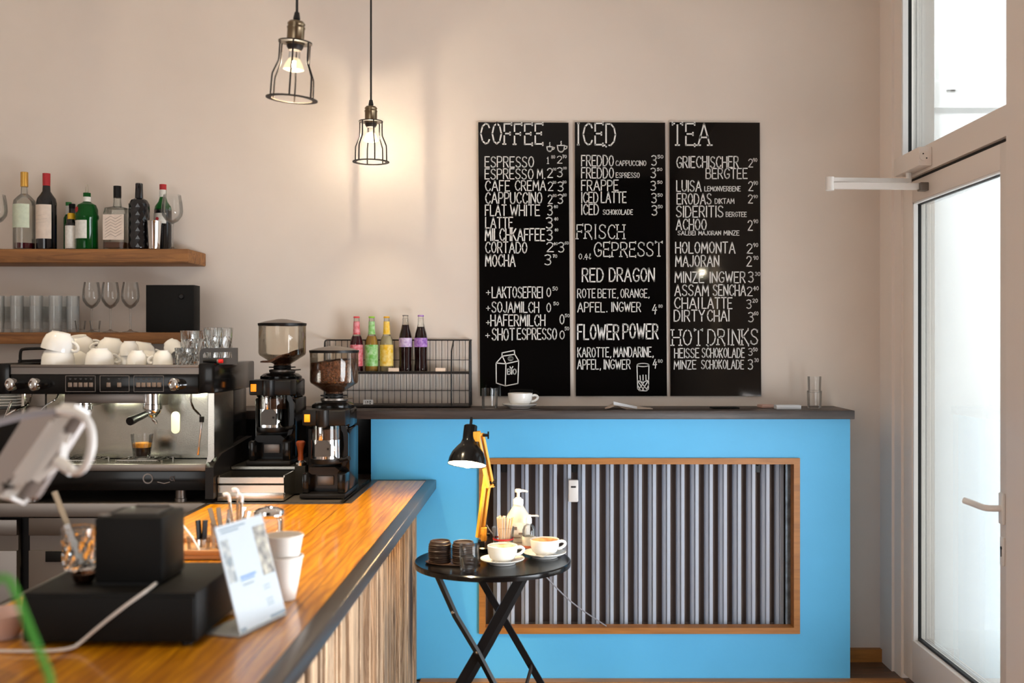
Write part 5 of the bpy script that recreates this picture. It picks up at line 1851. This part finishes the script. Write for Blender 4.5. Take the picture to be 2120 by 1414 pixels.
for side, lx, ly, n in (('left', -.366, 3.846, 9), ('right', -.2795, 3.828, 9)):
    for k in range(n):
        if lid0 is None:
            lid0 = MB().lathe(LIDP, 36).build('cup_lid', 'lid')
            o = lid0
        else:
            o = lid0.copy()
            C.objects.link(o)
        o.location = (lx + random.uniform(-.0012, .0012), ly + random.uniform(-.001, .001), TZ_ + .0055 + k * .0073)
        tag(o, f'black plastic cup lid, {ords[n - 1 - k]} of the {side} stack on the table', 'lid', 'black cup lids stacked on the table')

# desk lamp
DY = 4.085
dl = thing('desk_lamp', 'black desk lamp with a jointed yellow wooden arm, lit, on the bistro table', 'desk lamp', (-.2175, DY, TZ_))


def D(px, py, Y=DY):
    return P(px, py, Y) - dl.location


MB().lathe([(0, 0), (.056, 0), (.058, .003), (.058, .014), (.054, .018), (0, .018)], 40).build('base', 'black_gl', dl)
MB().box(D(990, 0).x + .0, D(1003, 0).x, -.02, .02, .018, D(0, 1119).z).build('base_post', 'black', dl)
m = MB()
a, b = D(996, 1119), D(1008, 1092)
m.box(a.x, b.x, -.018, .016, a.z, b.z, .002)
m.build('arm_clamp', 'lampwood', dl)


def arm(p, q, o=0.0):
    """two parallel slats with a slot between"""
    p, q = Vector(p), Vector(q)
    m = MB()
    for s in (-.011, .011):
        m.tube([p + Vector((s * .75, s * .7 + o, 0)), q + Vector((s * .75, s * .7 + o, 0))], .01, flat=(.010, .013))
    for t in (.02, .98):
        c = p.lerp(q, t)
        m.tube([c - (q - p) * .02 + Vector((0, o, 0)), c + (q - p) * .02 + Vector((0, o, 0))], .01, flat=(.018, .012))
    return m


arm(D(993, 1112), D(1010, 985)).build('lower_arm', 'lampwood', dl)
arm(D(1016, 1008, 4.07), D(994, 897, 4.03), -.012).build('upper_arm', 'lampwood', dl)
for px, py, Y in ((1020, 999, 4.06), (1006, 901, 4.02), (1008, 1106, 4.075)):
    c = D(px, py, Y)
    k = MB()
    k.cyl(c - Vector((.012, 0, 0)), c + Vector((.012, 0, 0)), .006, n=10).box(c.x + .006, c.x + .012, c.y - .004, c.y + .004, c.z - .014, c.z + .014, .001)
    k.build('wing_nut', 'black', dl)
hc2 = D(969, 0, 3.975)
zr = D(0, 962, 3.975).z
tl = math.radians(4.5)
T = Matrix.Translation((hc2.x - .004, hc2.y, zr)) @ Matrix.Rotation(tl, 4, 'Y') @ Matrix.Rotation(math.radians(-17), 4, 'X')
m = MB()
m.T = T
rs = .0735
m.lathe([(rs, 0), (rs - .001, .004), (.069, .024), (.060, .046), (.045, .066), (.032, .080), (.0265, .096), (.0255, .148), (.022, .151), (0, .151), (0, .149), (.024, .147), (.0245, .096), (.030, .079), (.043, .064), (.058, .045), (.067, .024), (rs - .0025, .001), (rs, 0)], 48)
m.build('lamp_shade', 'black_gl', dl)
m = MB()
m.T = T
m.lathe([(.0702, .0022), (.0662, .0235), (.0572, .0445), (.0422, .0635), (.0292, .0785)], 40).build('shade_lining', mat('white_shade_lining', (245, 240, 230), .5), dl)
m = MB()
m.T = T
m.cyl((0, 0, .150), (0, 0, .182), .0055, n=12).build('switch', 'black', dl)
m = MB()
a = D(983, 902, 3.99)
m.box(a.x - .006, a.x + .02, a.y - .006, a.y + .04, a.z - .022, a.z + .015, .002).build('head_bracket', 'lampwood', dl)
M['desk_bulb'] = mat('desk_lamp_bulb', (255, 245, 225), .3, emit=(255, 216, 156), estr=360)
m = MB()
m.T = T
m.sphere((0, 0, .012), .023, (1, 1, 1.05)).cyl((0, 0, .03), (0, 0, .10), .013).build('bulb', 'desk_bulb', dl)
m = MB()
pts = [D(1008, 1087), D(1012, 1096), D(1026, 1112, 4.10), Vector((.055, .06, .006)), Vector((.085, .085, .0036))]
m.tube(sm(pts), .0028, 6)
pts = [Vector((.085, .085, .0042)), Vector((.105, .105, .0045)), Vector((.125, .13, -.004)), D(1112, 1172, 4.25), D(1140, 1205, 4.35), D(1185, 1250, 4.5), D(1255, 1296, 4.70)]
m.build('power_cord', 'cable_g', dl)
m = MB().tube(sm([v + dl.location for v in pts]), .003, 6)
tag(m.build('lamp_cable', 'cable_g'), 'thin grey cable running from the bistro table down into the radiator niche', 'cable')

# stirrers in a glass
stg = thing('stirrer_glass', 'clear plastic cup full of wooden stirrers on the bistro table', 'cup', (-.142, 4.0, TZ_))
MB().lathe([(0, 0), (.030, 0), (.032, .002), (.0425, .102), (.0415, .103), (.0405, .102), (.031, .006), (0, .004)], 32).build('cup', 'glass', stg)
MB().lathe([(.0392, .056), (.0398, .062)], 32).build('red_print', 'red', stg)
M['stick'] = wood('stirrer_wood', (240, 206, 160), (214, 150, 84), .6, along='Z', scale=3, island=.12)
M['stickw'] = mat('paper_wrap', (240, 224, 212), .6)
s0_ = None
for k in range(40):
    a = 2 * PI * k / 40 * 7.1
    r = .004 + .0205 * ((k * 7) % 40) / 40
    if k % 20 == 0:
        MBs = MB().box(-.0030, .0030, -.0007, .0007, 0, .132, .0004, 1)
        s0_ = MBs.build('stirrer', 'stick' if k == 0 else 'stickw')
        o = s0_
    else:
        o = s0_.copy()
        C.objects.link(o)
    tx_, ty_ = r * math.cos(a), r * math.sin(a)
    o.location = (-.142 + tx_ * .62, 4.0 + ty_ * .62, TZ_ + .006 + random.uniform(0, .006))
    o.rotation_euler = (Matrix.Rotation(tx_ * 7, 3, 'Y') @ Matrix.Rotation(-ty_ * 7, 3, 'X') @ Matrix.Rotation(random.uniform(-.7, .7), 3, 'Z')).to_euler()
    tag(o, 'thin wooden stirrer in the clear cup on the bistro table' if k < 20 else 'paper wrapped stirrer in the clear cup on the bistro table', 'stirrer', 'wooden stirrers in the clear cup' if k < 20 else 'paper wrapped stirrers in the clear cup')

# sanitiser bottles
q = Vector((-.088, 4.108, TZ_))
sb = thing('pump_bottle', 'white translucent pump bottle behind the stirrers on the bistro table', 'bottle', q)
M['hdpe'] = mat('milky_plastic', (240, 228, 212), .35, trans=.15)
bo = MB().lathe([(0, 0), (.040, 0), (.044, .004), (.044, .118), (.041, .130), (.022, .160), (.018, .166), (.018, .172), (0, .172)], 36)
for v in bo.bm.verts:
    v.co.x *= 1.05
    v.co.y *= .8
bo.build('body', 'hdpe', sb)
MB().lathe([(.020, .172), (.020, .190), (.013, .194), (.011, .198), (.0065, .199), (.0065, .217), (.0125, .218), (.0135, .226), (.010, .231), (0, .232)], 24).tube([(0, 0, .224), (.018, -.002, .224), (.032, -.004, .222), (.036, -.004, .219)], [.006, .005, .0042, .004], 10).build('pump', 'wplastic', sb)
m = MB()
m.box(-.030, .030, -.0362, -.0352, .030, .105, .0004)
m.build('label', 'lab_white', sb)
m = MB()
m.box(-.02, -.004, -.0372, -.0362, .078, .09).box(.002, .02, -.0372, -.0362, .060, .068).box(-.018, .010, -.0372, -.0362, .048, .052)
m.build('label_print', 'print', sb)
s2 = thing('spray_bottle', 'small clear bottle with a coloured label and white cap beside the pump bottle', 'bottle', (-.046, 4.038, TZ_))
MB().lathe([(0, 0), (.023, 0), (.025, .003), (.025, .085), (.020, .100), (.010, .106), (.010, .112), (.008, .112), (.008, .106), (.018, .099), (.0235, .085), (.0235, .004), (0, .003)], 28).build('body', 'glass', s2)
MB().lathe([(.0255, .006), (.0255, .016)], 28).build('label_band', mat('sky_band', (80, 170, 214), .5), s2)
MB().lathe([(.0255, .018), (.0255, .028)], 28).build('label_stripe', mat('salmon_band', (232, 130, 96), .5), s2)
MB().lathe([(.0253, .028), (.0253, .062)], 28).build('label', 'lab_white', s2)
MB().lathe([(0, .110), (.011, .110), (.011, .128), (.008, .132), (.008, .142), (0, .142)], 20).tube([(0, 0, .138), (.03, -.004, .139), (.038, -.005, .137)], .0035, 8).build('cap', 'wplastic', s2)

# ------------------------------------------------------------------ things on the wooden bar
CTs = CT + .0004
# cash drawer
dx0, dx1, dy0, dy1, dz1 = -1.034, -.688, 2.117, 2.42, .998
cdw = thing('cash_drawer', 'black cash drawer at the near left of the wooden bar', 'cash drawer', ((dx0 + dx1) / 2, (dy0 + dy1) / 2, CTs))
hx, hy2, hh = (dx1 - dx0) / 2, (dy1 - dy0) / 2, dz1 - CTs
MB().box(-hx, hx, -hy2 + .004, hy2, .008, hh, .003).build('housing', 'black_mt', cdw)
MB().box(-hx + .004, hx - .004, -hy2, -hy2 + .006, .012, hh - .008, .002).build('drawer_front', 'black_mt', cdw)
ft = MB()
for sx_ in (-1, 1):
    for sy_ in (-1, 1):
        ft.cyl((sx_ * (hx - .025), sy_ * (hy2 - .025), 0), (sx_ * (hx - .025), sy_ * (hy2 - .025), .01), .012)
ft.build('foot', 'black', cdw)
MB().box(-hx + .001, -hx + .004, -hy2 + .05, hy2 - .01, hh - .0005, hh + .001).build('edge_strip', 'steel_mat', cdw)
ZD = CTs + hh + .0006
rp = thing('receipt_printer', 'black cube shaped receipt printer on top of the cash drawer', 'printer', (-.850, 2.258, ZD))
MB().box(-.070, .070, -.071, .070, .003, .139, .006).build('housing', 'black_mt', rp)
MB().box(-.064, .064, -.069, .066, 0, .004).build('base_plate', 'black', rp)
MB().box(-.045, .05, -.045, .06, .138, .143, .003).build('lid', 'dgrey', rp)
MB().box(-.03, .045, .050, .058, .1425, .148, .001).build('paper_slot', 'steel_mat', rp)
MB().box(-.068, -.040, -.06, -.05, .1385, .144, .002).build('latch', 'steel_mat', rp)
# small dark metal bell beside the printer
q = P(172, 1200, 2.21)
bl = thing('metal_scoop', 'small shiny dark metal scoop on the cash drawer left of the printer', 'scoop', (-.948, 2.205, ZD))
MB().lathe([(0, 0), (.016, .001), (.021, .008), (.024, .022), (.0225, .022), (.018, .009), (0, .004)], 24).build('bowl', mat('dark_bronze', (120, 84, 62), .18, metal=1.0), bl)
MB().tube([(.020, .0, .018), (-.0, .05, .034), (.012, .085, .030)] if 0 else [(.006, .021, .020), (.012, .05, .034), (.018, .085, .026)], [.003, .004, .004], 8).build('grip', 'steel', bl)
# crystal glass with a spoon in it, on the back of the drawer
M['crystal'] = M['cut']
cg2 = cut_tumbler(.031, .0375, .092, 18).build('crystal_tumbler', 'crystal', None, 5)
cg2.location = (P(160, 0, 2.34).x, 2.345, ZD)
tag(cg2, 'cut crystal tumbler holding a long spoon at the back of the cash drawer', 'glass', 'cut crystal tumblers by the printer')
b0_ = Vector((cg2.location.x + .010, 2.345, ZD + .012))
e_ = P(112, 1018, 2.34)
m = MB().tube([b0_, b0_.lerp(e_, .5), e_], [.003, .0045, .0062], 8, flat=(.012, .004))
tag(m.build('long_spoon', 'steel'), 'long steel spoon leaning in the crystal tumbler behind the cash drawer', 'spoon')
m = MB().tube([Vector((cg2.location.x + .012, 2.335, ZD + .014)), Vector((cg2.location.x - .022, 2.335, ZD + .099))], .004, flat=(.012, .004))
tag(m.build('sugar_sachet', 'paper'), 'white paper sachet standing in the crystal tumbler behind the cash drawer', 'sachet')
# white cable over the front of the drawer
cb_ = MB().tube(sm([P(322, 1208, 2.17), P(305, 1222, 2.12), P(262, 1252, 2.105), P(205, 1297, 2.105), P(172, 1326, 2.108), Vector((P(150, 0, 2.09).x, 2.085, CTs + .004)), Vector((P(60, 0, 2.07).x, 2.07, CTs + .004)), Vector((-1.22, 2.09, CTs + .004))], 2), .0033, 8)
tag(cb_.build('data_cable', 'cable_w'), 'white cable hanging down the front of the cash drawer', 'cable')
# tray with cutlery behind the drawer
try_ = thing('cutlery_tray', 'light wooden tray with cutlery jars on the bar behind the cash drawer', 'tray', (-.985, 3.06, CTs))
MB().box(-.20, .145, -.10, .10, 0, .012, .003).box(-.20, .145, -.10, -.09, .012, .026, .002).box(-.20, .145, .09, .10, .012, .026, .002).box(-.20, -.19, -.09, .09, .012, .026, .002).box(.135, .145, -.09, .09, .012, .026, .002).build('board', 'traywood', try_)
ZTt = CTs + .0125


def holder(label, x, y, r=.036, h=.085):
    o = MB().lathe([(0, 0), (r * .86, 0), (r * .9, .003), (r, h), (r - .002, h), (r * .86, .008), (0, .006)], 30).build('cutlery_jar', 'glass')
    o.location = (x, y, ZTt)
    return tag(o, label, 'jar', 'glass jars with cutlery')


jx = [P(412, 0, 3.02).x, P(455, 0, 3.05).x, P(495, 0, 3.05).x]
holder('glass jar with black handled knives on the wooden tray', jx[0] - .004, 3.03, .034, .04)
holder('glass jar with grey handled spoons on the wooden tray', -.925, 3.085, .034, .07)
holder('glass jar with steel spoons on the wooden tray, partly hidden by the card', -.868, 3.035, .030, .09)


def knife(label, b, e, wd, mt1, mt2, split, group):
    t = thing('table_knife', label, 'cutlery', (0, 0, 0), 0, group)
    b, e = Vector(b), Vector(e)
    MB().tube([b, b.lerp(e, split)], .004, flat=(wd * .8, .002)).build('blade', mt1, t)
    MB().tube([b.lerp(e, split), b.lerp(e, split + .1), e], .004, flat=(wd, .007)).build('handle', mt2, t)


for i, (p0_, p1_, lab) in enumerate((((425, 1140), (410, 1077), 'left black handled knife in the jar on the wooden tray'), ((434, 1140), (425, 1077), 'right black handled knife in the jar on the wooden tray'))):
    b_ = Vector((jx[0] + (.0 if i == 0 else .01), 3.03, ZTt + .008))
    knife(lab, b_, P(*p1_, 3.03), .013, 'steel', 'black', .30, 'black handled knives')
for i, (p1_, lab) in enumerate((((434, 1052), 'left grey spoon handle standing in the jar on the wooden tray'), ((452, 1051), 'middle grey spoon handle standing in the jar on the wooden tray'), ((476, 1055), 'right grey spoon handle standing in the jar on the wooden tray'))):
    b_ = Vector((-.925 + .008 * (i - 1), 3.085, ZTt + .010))
    m = MB().tube([b_, b_.lerp(P(*p1_, 3.10), .6), P(*p1_, 3.10)], .005, flat=(.013, .003))
    tag(m.build('table_spoon', mat('grey_handle', (150, 138, 128), .5) if i == 0 else M['gh']), lab, 'spoon', 'grey handled spoons')
    if i == 0:
        M['gh'] = bpy.data.materials['grey_handle']
for i, (p1_, lab) in enumerate((((474, 1026), 'steel spoon with a white tip, leftmost above the card'), ((492, 1016), 'steel spoon with a white tip, highest above the card'), ((501, 1027), 'steel spoon with a white tip, right of the highest above the card'))):
    t = thing('white_tipped_spoon', lab, 'spoon', (0, 0, 0), 0, 'white tipped spoons above the card')
    b_ = Vector((-.868 + .006 * (i - 1), 3.035, ZTt + .012))
    e_ = P(*p1_, 3.03)
    MB().tube([b_, b_.lerp(e_, .9)], .004, 8).build('shaft', 'steel', t)
    d_ = (e_ - b_).normalized()
    MB().tube(sm([b_.lerp(e_, .88), e_, e_ + Vector((-.006, -.004, .006)), e_ + Vector((-.014, -.005, .003))], 1), [.0052, .0058, .006, .006, .0058, .005][:6] if 0 else .0052, 8).build('white_tip', 'wplastic', t)
for i, (p1_, lab) in enumerate((((505, 1050), 'steel fork end seen just above the card, left of two'), ((516, 1058), 'steel fork end seen just above the card, right of two'))):
    b_ = Vector((-.868 + .008 * (i - .3), 3.045, ZTt + .012))
    e_ = P(*p1_, 3.05)
    m = MB().tube([b_, b_.lerp(e_, .7), e_], .004, flat=(.011, .0035))
    tag(m.build('fork', 'steel'), lab, 'fork', 'steel forks in the jar')
e_ = P(383, 1085, 2.98)
b_ = Vector((P(414, 0, 2.98).x, 2.985, ZTt + .004))
m = MB().tube([b_, b_.lerp(e_, .5), e_ + Vector((-.012, 0, .006))], .006, flat=(.014, .002))
tag(m.build('paper_strip', 'paper'), 'white paper wrapped straw leaning between the printer and the black knives', 'straw')
cj = cg2.copy()
C.objects.link(cj)
cj.location = (P(190, 0, 2.4).x, 3.06, ZTt)
cj.location = (-1.145, 3.05, ZTt)
tag(cj, 'cut crystal tumbler on the left end of the wooden tray, behind the printer', 'glass', 'cut crystal tumblers by the printer')
# sugar jar
q = P(557, 0, 3.10)
sj = thing('sugar_jar', 'clip top glass jar with a chrome lid on the bar behind the paper cups', 'jar', (q.x, 3.10, CTs))
MB().lathe([(0, 0), (.036, 0), (.040, .004), (.040, .086), (.036, .096), (.034, .100), (.032, .100), (.034, .094), (.038, .085), (.038, .006), (0, .005)], 32).build('jar', 'glass', sj)
MB().lathe([(0, .006), (.0375, .006), (.0375, .038), (0, .040)], 28).build('sugar', mat('white_sugar', (214, 206, 200), .8), sj)
MB().lathe([(.042, .098), (.043, .101), (.043, .106), (.041, .108), (.043, .110), (.042, .116), (.030, .122), (.012, .124), (.012, .128), (0, .129)], 36).build('lid', 'chrome', sj)
# paper cups
q = P(588, 0, 2.51)
pcup = MB().lathe([(0, .004), (.024, .004), (.0245, 0), (.0262, 0), (.0430, .0985), (.0448, .099), (.0452, .1015), (.0440, .1035), (.0425, .1030), (.0420, .099), (.0255, .006), (0, .006)], 44).build('paper_cup', 'cupboard')
pcup.location = (q.x, 2.512, CTs)
tag(pcup, 'lower of two nested white paper cups beside the card holder', 'paper cup', 'nested white paper cups')
o = pcup.copy()
C.objects.link(o)
o.location = (q.x, 2.512, CTs + .0495)
tag(o, 'upper of two nested white paper cups beside the card holder', 'paper cup', 'nested white paper cups')
# acrylic card holder with a card
ca_ = thing('card_holder', 'slanted clear acrylic stand holding a printed white card on the bar', 'card holder', (-.619, 2.18, CTs))
u = Vector((.053, .18, 0))
nv = Vector((-.96, .28, 0))
up = (nv * .0616 + Vector((0, 0, .2185)))
off = Vector((0, 0, .006))
q = [off, off + u, off + u + up, off + up]
nrm = u.cross(up).normalized()
if nrm.y > 0:
    nrm = -nrm
th = nrm * .0025
M['acryl'] = thin_glass('clear_acrylic', (.97, .98, .98), (.85, .89, .9), .02, .06)
MB().hexa([v + th for v in q] + [v + th * 1.6 for v in q]).build('front_sheet', 'acryl', ca_)
MB().hexa([v - th * .6 for v in q] + [v - th for v in q]).build('back_sheet', 'acryl', ca_)
bq = [Vector((0, 0, .001)), u + Vector((0, 0, .001)), u + nv * .085 + Vector((0, 0, .001)), nv * .085 + Vector((0, 0, .001))]
MB().hexa([v for v in bq] + [v + Vector((0, 0, .004)) for v in bq]).build('foot', mat('frosted_edge', (214, 220, 224), .25, trans=.5), ca_)
cdp = thing('printed_card', 'white printed card with photo strips in the acrylic stand', 'card', (-.619, 2.18, CTs))
uu, vv = u.normalized(), up.normalized()
W_, H_ = u.length, up.length
q2 = [off + uu * .003 + vv * .003, off + uu * (W_ - .003) + vv * .003, off + uu * (W_ - .003) + vv * (H_ - .002), off + uu * .003 + vv * (H_ - .002)]
MB().hexa([v - th * .5 for v in q2] + [v + th * .55 for v in q2]).build('sheet', 'card_paper', cdp)


def cardrect(m, u0, u1, v0, v1, e=.7):
    p = [off + uu * (W_ * a) + vv * (H_ * b) for a, b in ((u0, v0), (u1, v0), (u1, v1), (u0, v1))]
    m.hexa([x + th * .55 for x in p] + [x + th * e for x in p])


M['cgrey'] = mat('photo_strip_grey', (104, 116, 124), .5, var=.5, vscale=70, rgb2=(186, 180, 176))
M['cphoto'] = mat('photo_strip_warm', (104, 96, 94), .5, var=.7, vscale=50, rgb2=(204, 190, 170))
M['cblue'] = mat('print_blue', (80, 128, 196), .5)
m = MB()
cardrect(m, .05, .20, .46, .86)
m.build('left_photo', 'cgrey', cdp)
m = MB()
cardrect(m, .72, .97, .42, .90)
m.build('right_photo', 'cphoto', cdp)
m = MB()
for k, (a, b, y) in enumerate(((.08, .60, .955), (.10, .45, .925))):
    cardrect(m, a, b, y - .008, y + .006)
for y in (.33, .30, .2, .17, .145):
    cardrect(m, .66, .80, y - .004, y + .004)
cardrect(m, .28, .50, .400, .412)
cardrect(m, .03, .15, .015, .045)
cardrect(m, .66, .99, .02, .045)
m.build('print_lines', mat('print_grey', (110, 124, 140), .5), cdp)
m = MB()
cardrect(m, .26, .58, .470, .490)
cardrect(m, .26, .54, .445, .460)
m.build('print_heading', 'cblue', cdp)

# tablet on a flexible gooseneck arm
TYd = 1.9
tbm = thing('tablet', 'grey tablet seen from the back, clamped in a white holder at the left edge', 'tablet', P(80, 950, TYd))


def Q(px, py, Y=TYd):
    return P(px, py, Y) - tbm.location


tl_, tr_, br_, bl_ = Q(62, 842, 2.0), Q(178, 862, 1.88), Q(72, 1032, 1.84), Q(-44, 1012, 1.96)
nn = (tr_ - tl_).cross(bl_ - tl_).normalized()
if nn.y > 0:
    nn = -nn
m = MB()


def rquad(a, b, c, d, f=.07):
    out = []
    vs = [a, b, c, d]
    for i in range(4):
        p, o1, o2 = vs[i], vs[i - 1], vs[(i + 1) % 4]
        e1, e2 = p.lerp(o1, f * 1.0), p.lerp(o2, f)
        mid = p.lerp((e1 + e2) / 2, .45)
        out += [e1, mid, e2]
    return out


rq = rquad(tl_, tr_, br_, bl_)
n = len(rq)
m._add([v for v in rq] + [v - nn * .008 for v in rq], [tuple(range(n)), tuple(range(2 * n - 1, n - 1, -1))] + [(i, (i + 1) % n, (i + 1) % n + n, i + n) for i in range(n)])
m.build('shell', 'grey_pl', tbm)
lerp2 = lambda u_, v_, h=0: tl_.lerp(tr_, u_).lerp(bl_.lerp(br_, u_), v_) + nn * h
m = MB()
m.hexa([lerp2(.42, .84, .0001), lerp2(.60, .84, .0001), lerp2(.60, .97, .0001), lerp2(.42, .97, .0001), lerp2(.42, .84, .0022), lerp2(.60, .84, .0022), lerp2(.60, .97, .0022), lerp2(.42, .97, .0022)])
m.build('camera_bump', mat('dark_lens', (52, 40, 36), .3), tbm)
hold = thing('tablet_holder', 'white plastic tablet clamp on a curved white gooseneck arm', 'tablet holder', tbm.location)
m = MB()
a, b = lerp2(.80, .0, .014), lerp2(.72, 1.0, .014)
ax = (b - a).normalized()
m.tube([a - ax * .006, b + ax * .008], .01, flat=(.012, .020))
m.tube([a.lerp(b, .18), a.lerp(b, .82)], .01, flat=(.016, .030))
for t, s in ((0, -1), (1, 1)):
    c = a.lerp(b, t) + ax * s * .010
    m.tube([c + nn * .006, c - nn * .022, c - nn * .026 - ax * s * .014], .01, flat=(.045, .006))
m.build('clamp_bar', 'wplastic', hold)
m = MB()
for t in (.06, .94):
    c = a.lerp(b, t) + nn * .013
    w_ = (tr_ - tl_).normalized() * .018
    m.tube(sm([c - w_, c + ax * .006, c + w_]), .0028, 6)
m.build('rubber_pad', 'black_mt', hold)
m = MB()
bk0 = Q(128, 905, 1.855)
m.hexa([Q(122, 898, 1.852), Q(148, 898, 1.848), Q(140, 918, 1.846), Q(126, 918, 1.850), Q(124, 898, 1.868), Q(150, 898, 1.864), Q(142, 918, 1.862), Q(128, 918, 1.866)])
m.tube([Q(134, 912, 1.855), Q(129, 950, 1.85), Q(124, 962, 1.85)], .008, flat=(.012, .012))
m.tube([Q(126, 912, 1.86), Q(70, 994, 1.85)], .005, flat=(.007, .010)).tube([Q(120, 960, 1.85), Q(78, 995, 1.85)], .006, flat=(.008, .010))
m.tube([Q(122, 955, 1.85), Q(148, 975, 1.83)], [.0115, .0095], 14)
m.build('ball_mount', 'wplastic', hold)
gpts = [Q(146, 974, 1.83), Q(160, 979, 1.82), Q(176, 968, 1.80), Q(188, 940, 1.79), Q(192, 905, 1.79), Q(184, 872, 1.79), Q(164, 856, 1.79), Q(140, 851, 1.79), Q(117, 851, 1.79)]
MB().tube(sm(gpts), .0068, 14).build('gooseneck_white', 'wplastic', hold)
MB().tube(sm([Q(124, 850, 1.79), Q(134, 851, 1.79), Q(152, 855, 1.79)], 1), .0082, 14).build('sleeve', 'wplastic', hold)
gp2 = [Q(119, 851, 1.79), Q(80, 855, 1.78), Q(40, 862, 1.77), Q(-30, 880, 1.75), Q(-150, 960, 1.74), Q(-190, 1100, 1.74), Vector((Q(-190, 0, 1.74).x, Q(0, 0, 1.74).y, CTs - tbm.location.z + .010))]
MB().tube(sm(gp2), .0066, 14).build('gooseneck_grey', 'cable_g', hold)
bp = gp2[-1]
MB().lathe([(0, -.010), (.045, -.010), (.045, -.002), (.02, .004), (0, .004)], 32, bp).build('table_foot', 'wplastic', hold)

# iced drink with a green straw, mostly below the picture
gx = -.515
ig = thing('tall_glass', 'tall glass on the near left end of the bar, holding the green straw', 'glass', (-.480 - .03, 1.06, CTs))
MB().lathe([(0, 0), (.030, 0), (.032, .003), (.036, .13), (.0345, .13), (.030, .010), (0, .008)], 32).build('glass', 'glass', ig)
st = MB().tube(sm([P(-14, 1208, 1.10), P(4, 1192, 1.10), P(20, 1200, 1.10), P(34, 1232, 1.10), P(72, 1328, 1.09), P(112, 1420, 1.08), Vector((-.488, 1.07, CTs + .020))], 1), .0037, 12)
tag(st.build('drinking_straw', 'green'), 'bent green drinking straw in the lower left corner', 'straw')
# pale ceramic bowl at the left edge
q = P(14, 0, 2.22)
o = MB().lathe([(0, 0), (.030, 0), (.030, .004), (.050, .030), (.056, .052), (.0535, .052), (.047, .031), (.028, .008), (0, .007)], 36).build('ceramic_bowl', mat('pinkish_ceramic', (222, 190, 178), .3))
o.location = (-1.108, 2.19, CTs)
tag(o, 'pale pinkish bowl on the bar beside the cash drawer at the left edge', 'bowl')

# warm bulbs deep in the room behind the photographer
M['bulb_far'] = mat('far_bulb', (255, 230, 190), .3, emit=(255, 190, 100), estr=40)
for x, y, z, lab in ((-.48, 1.0, 1.46, 0), (1.05, 1.0, 1.43, 0), (1.473, .25, 2.13, 0)):
    pass
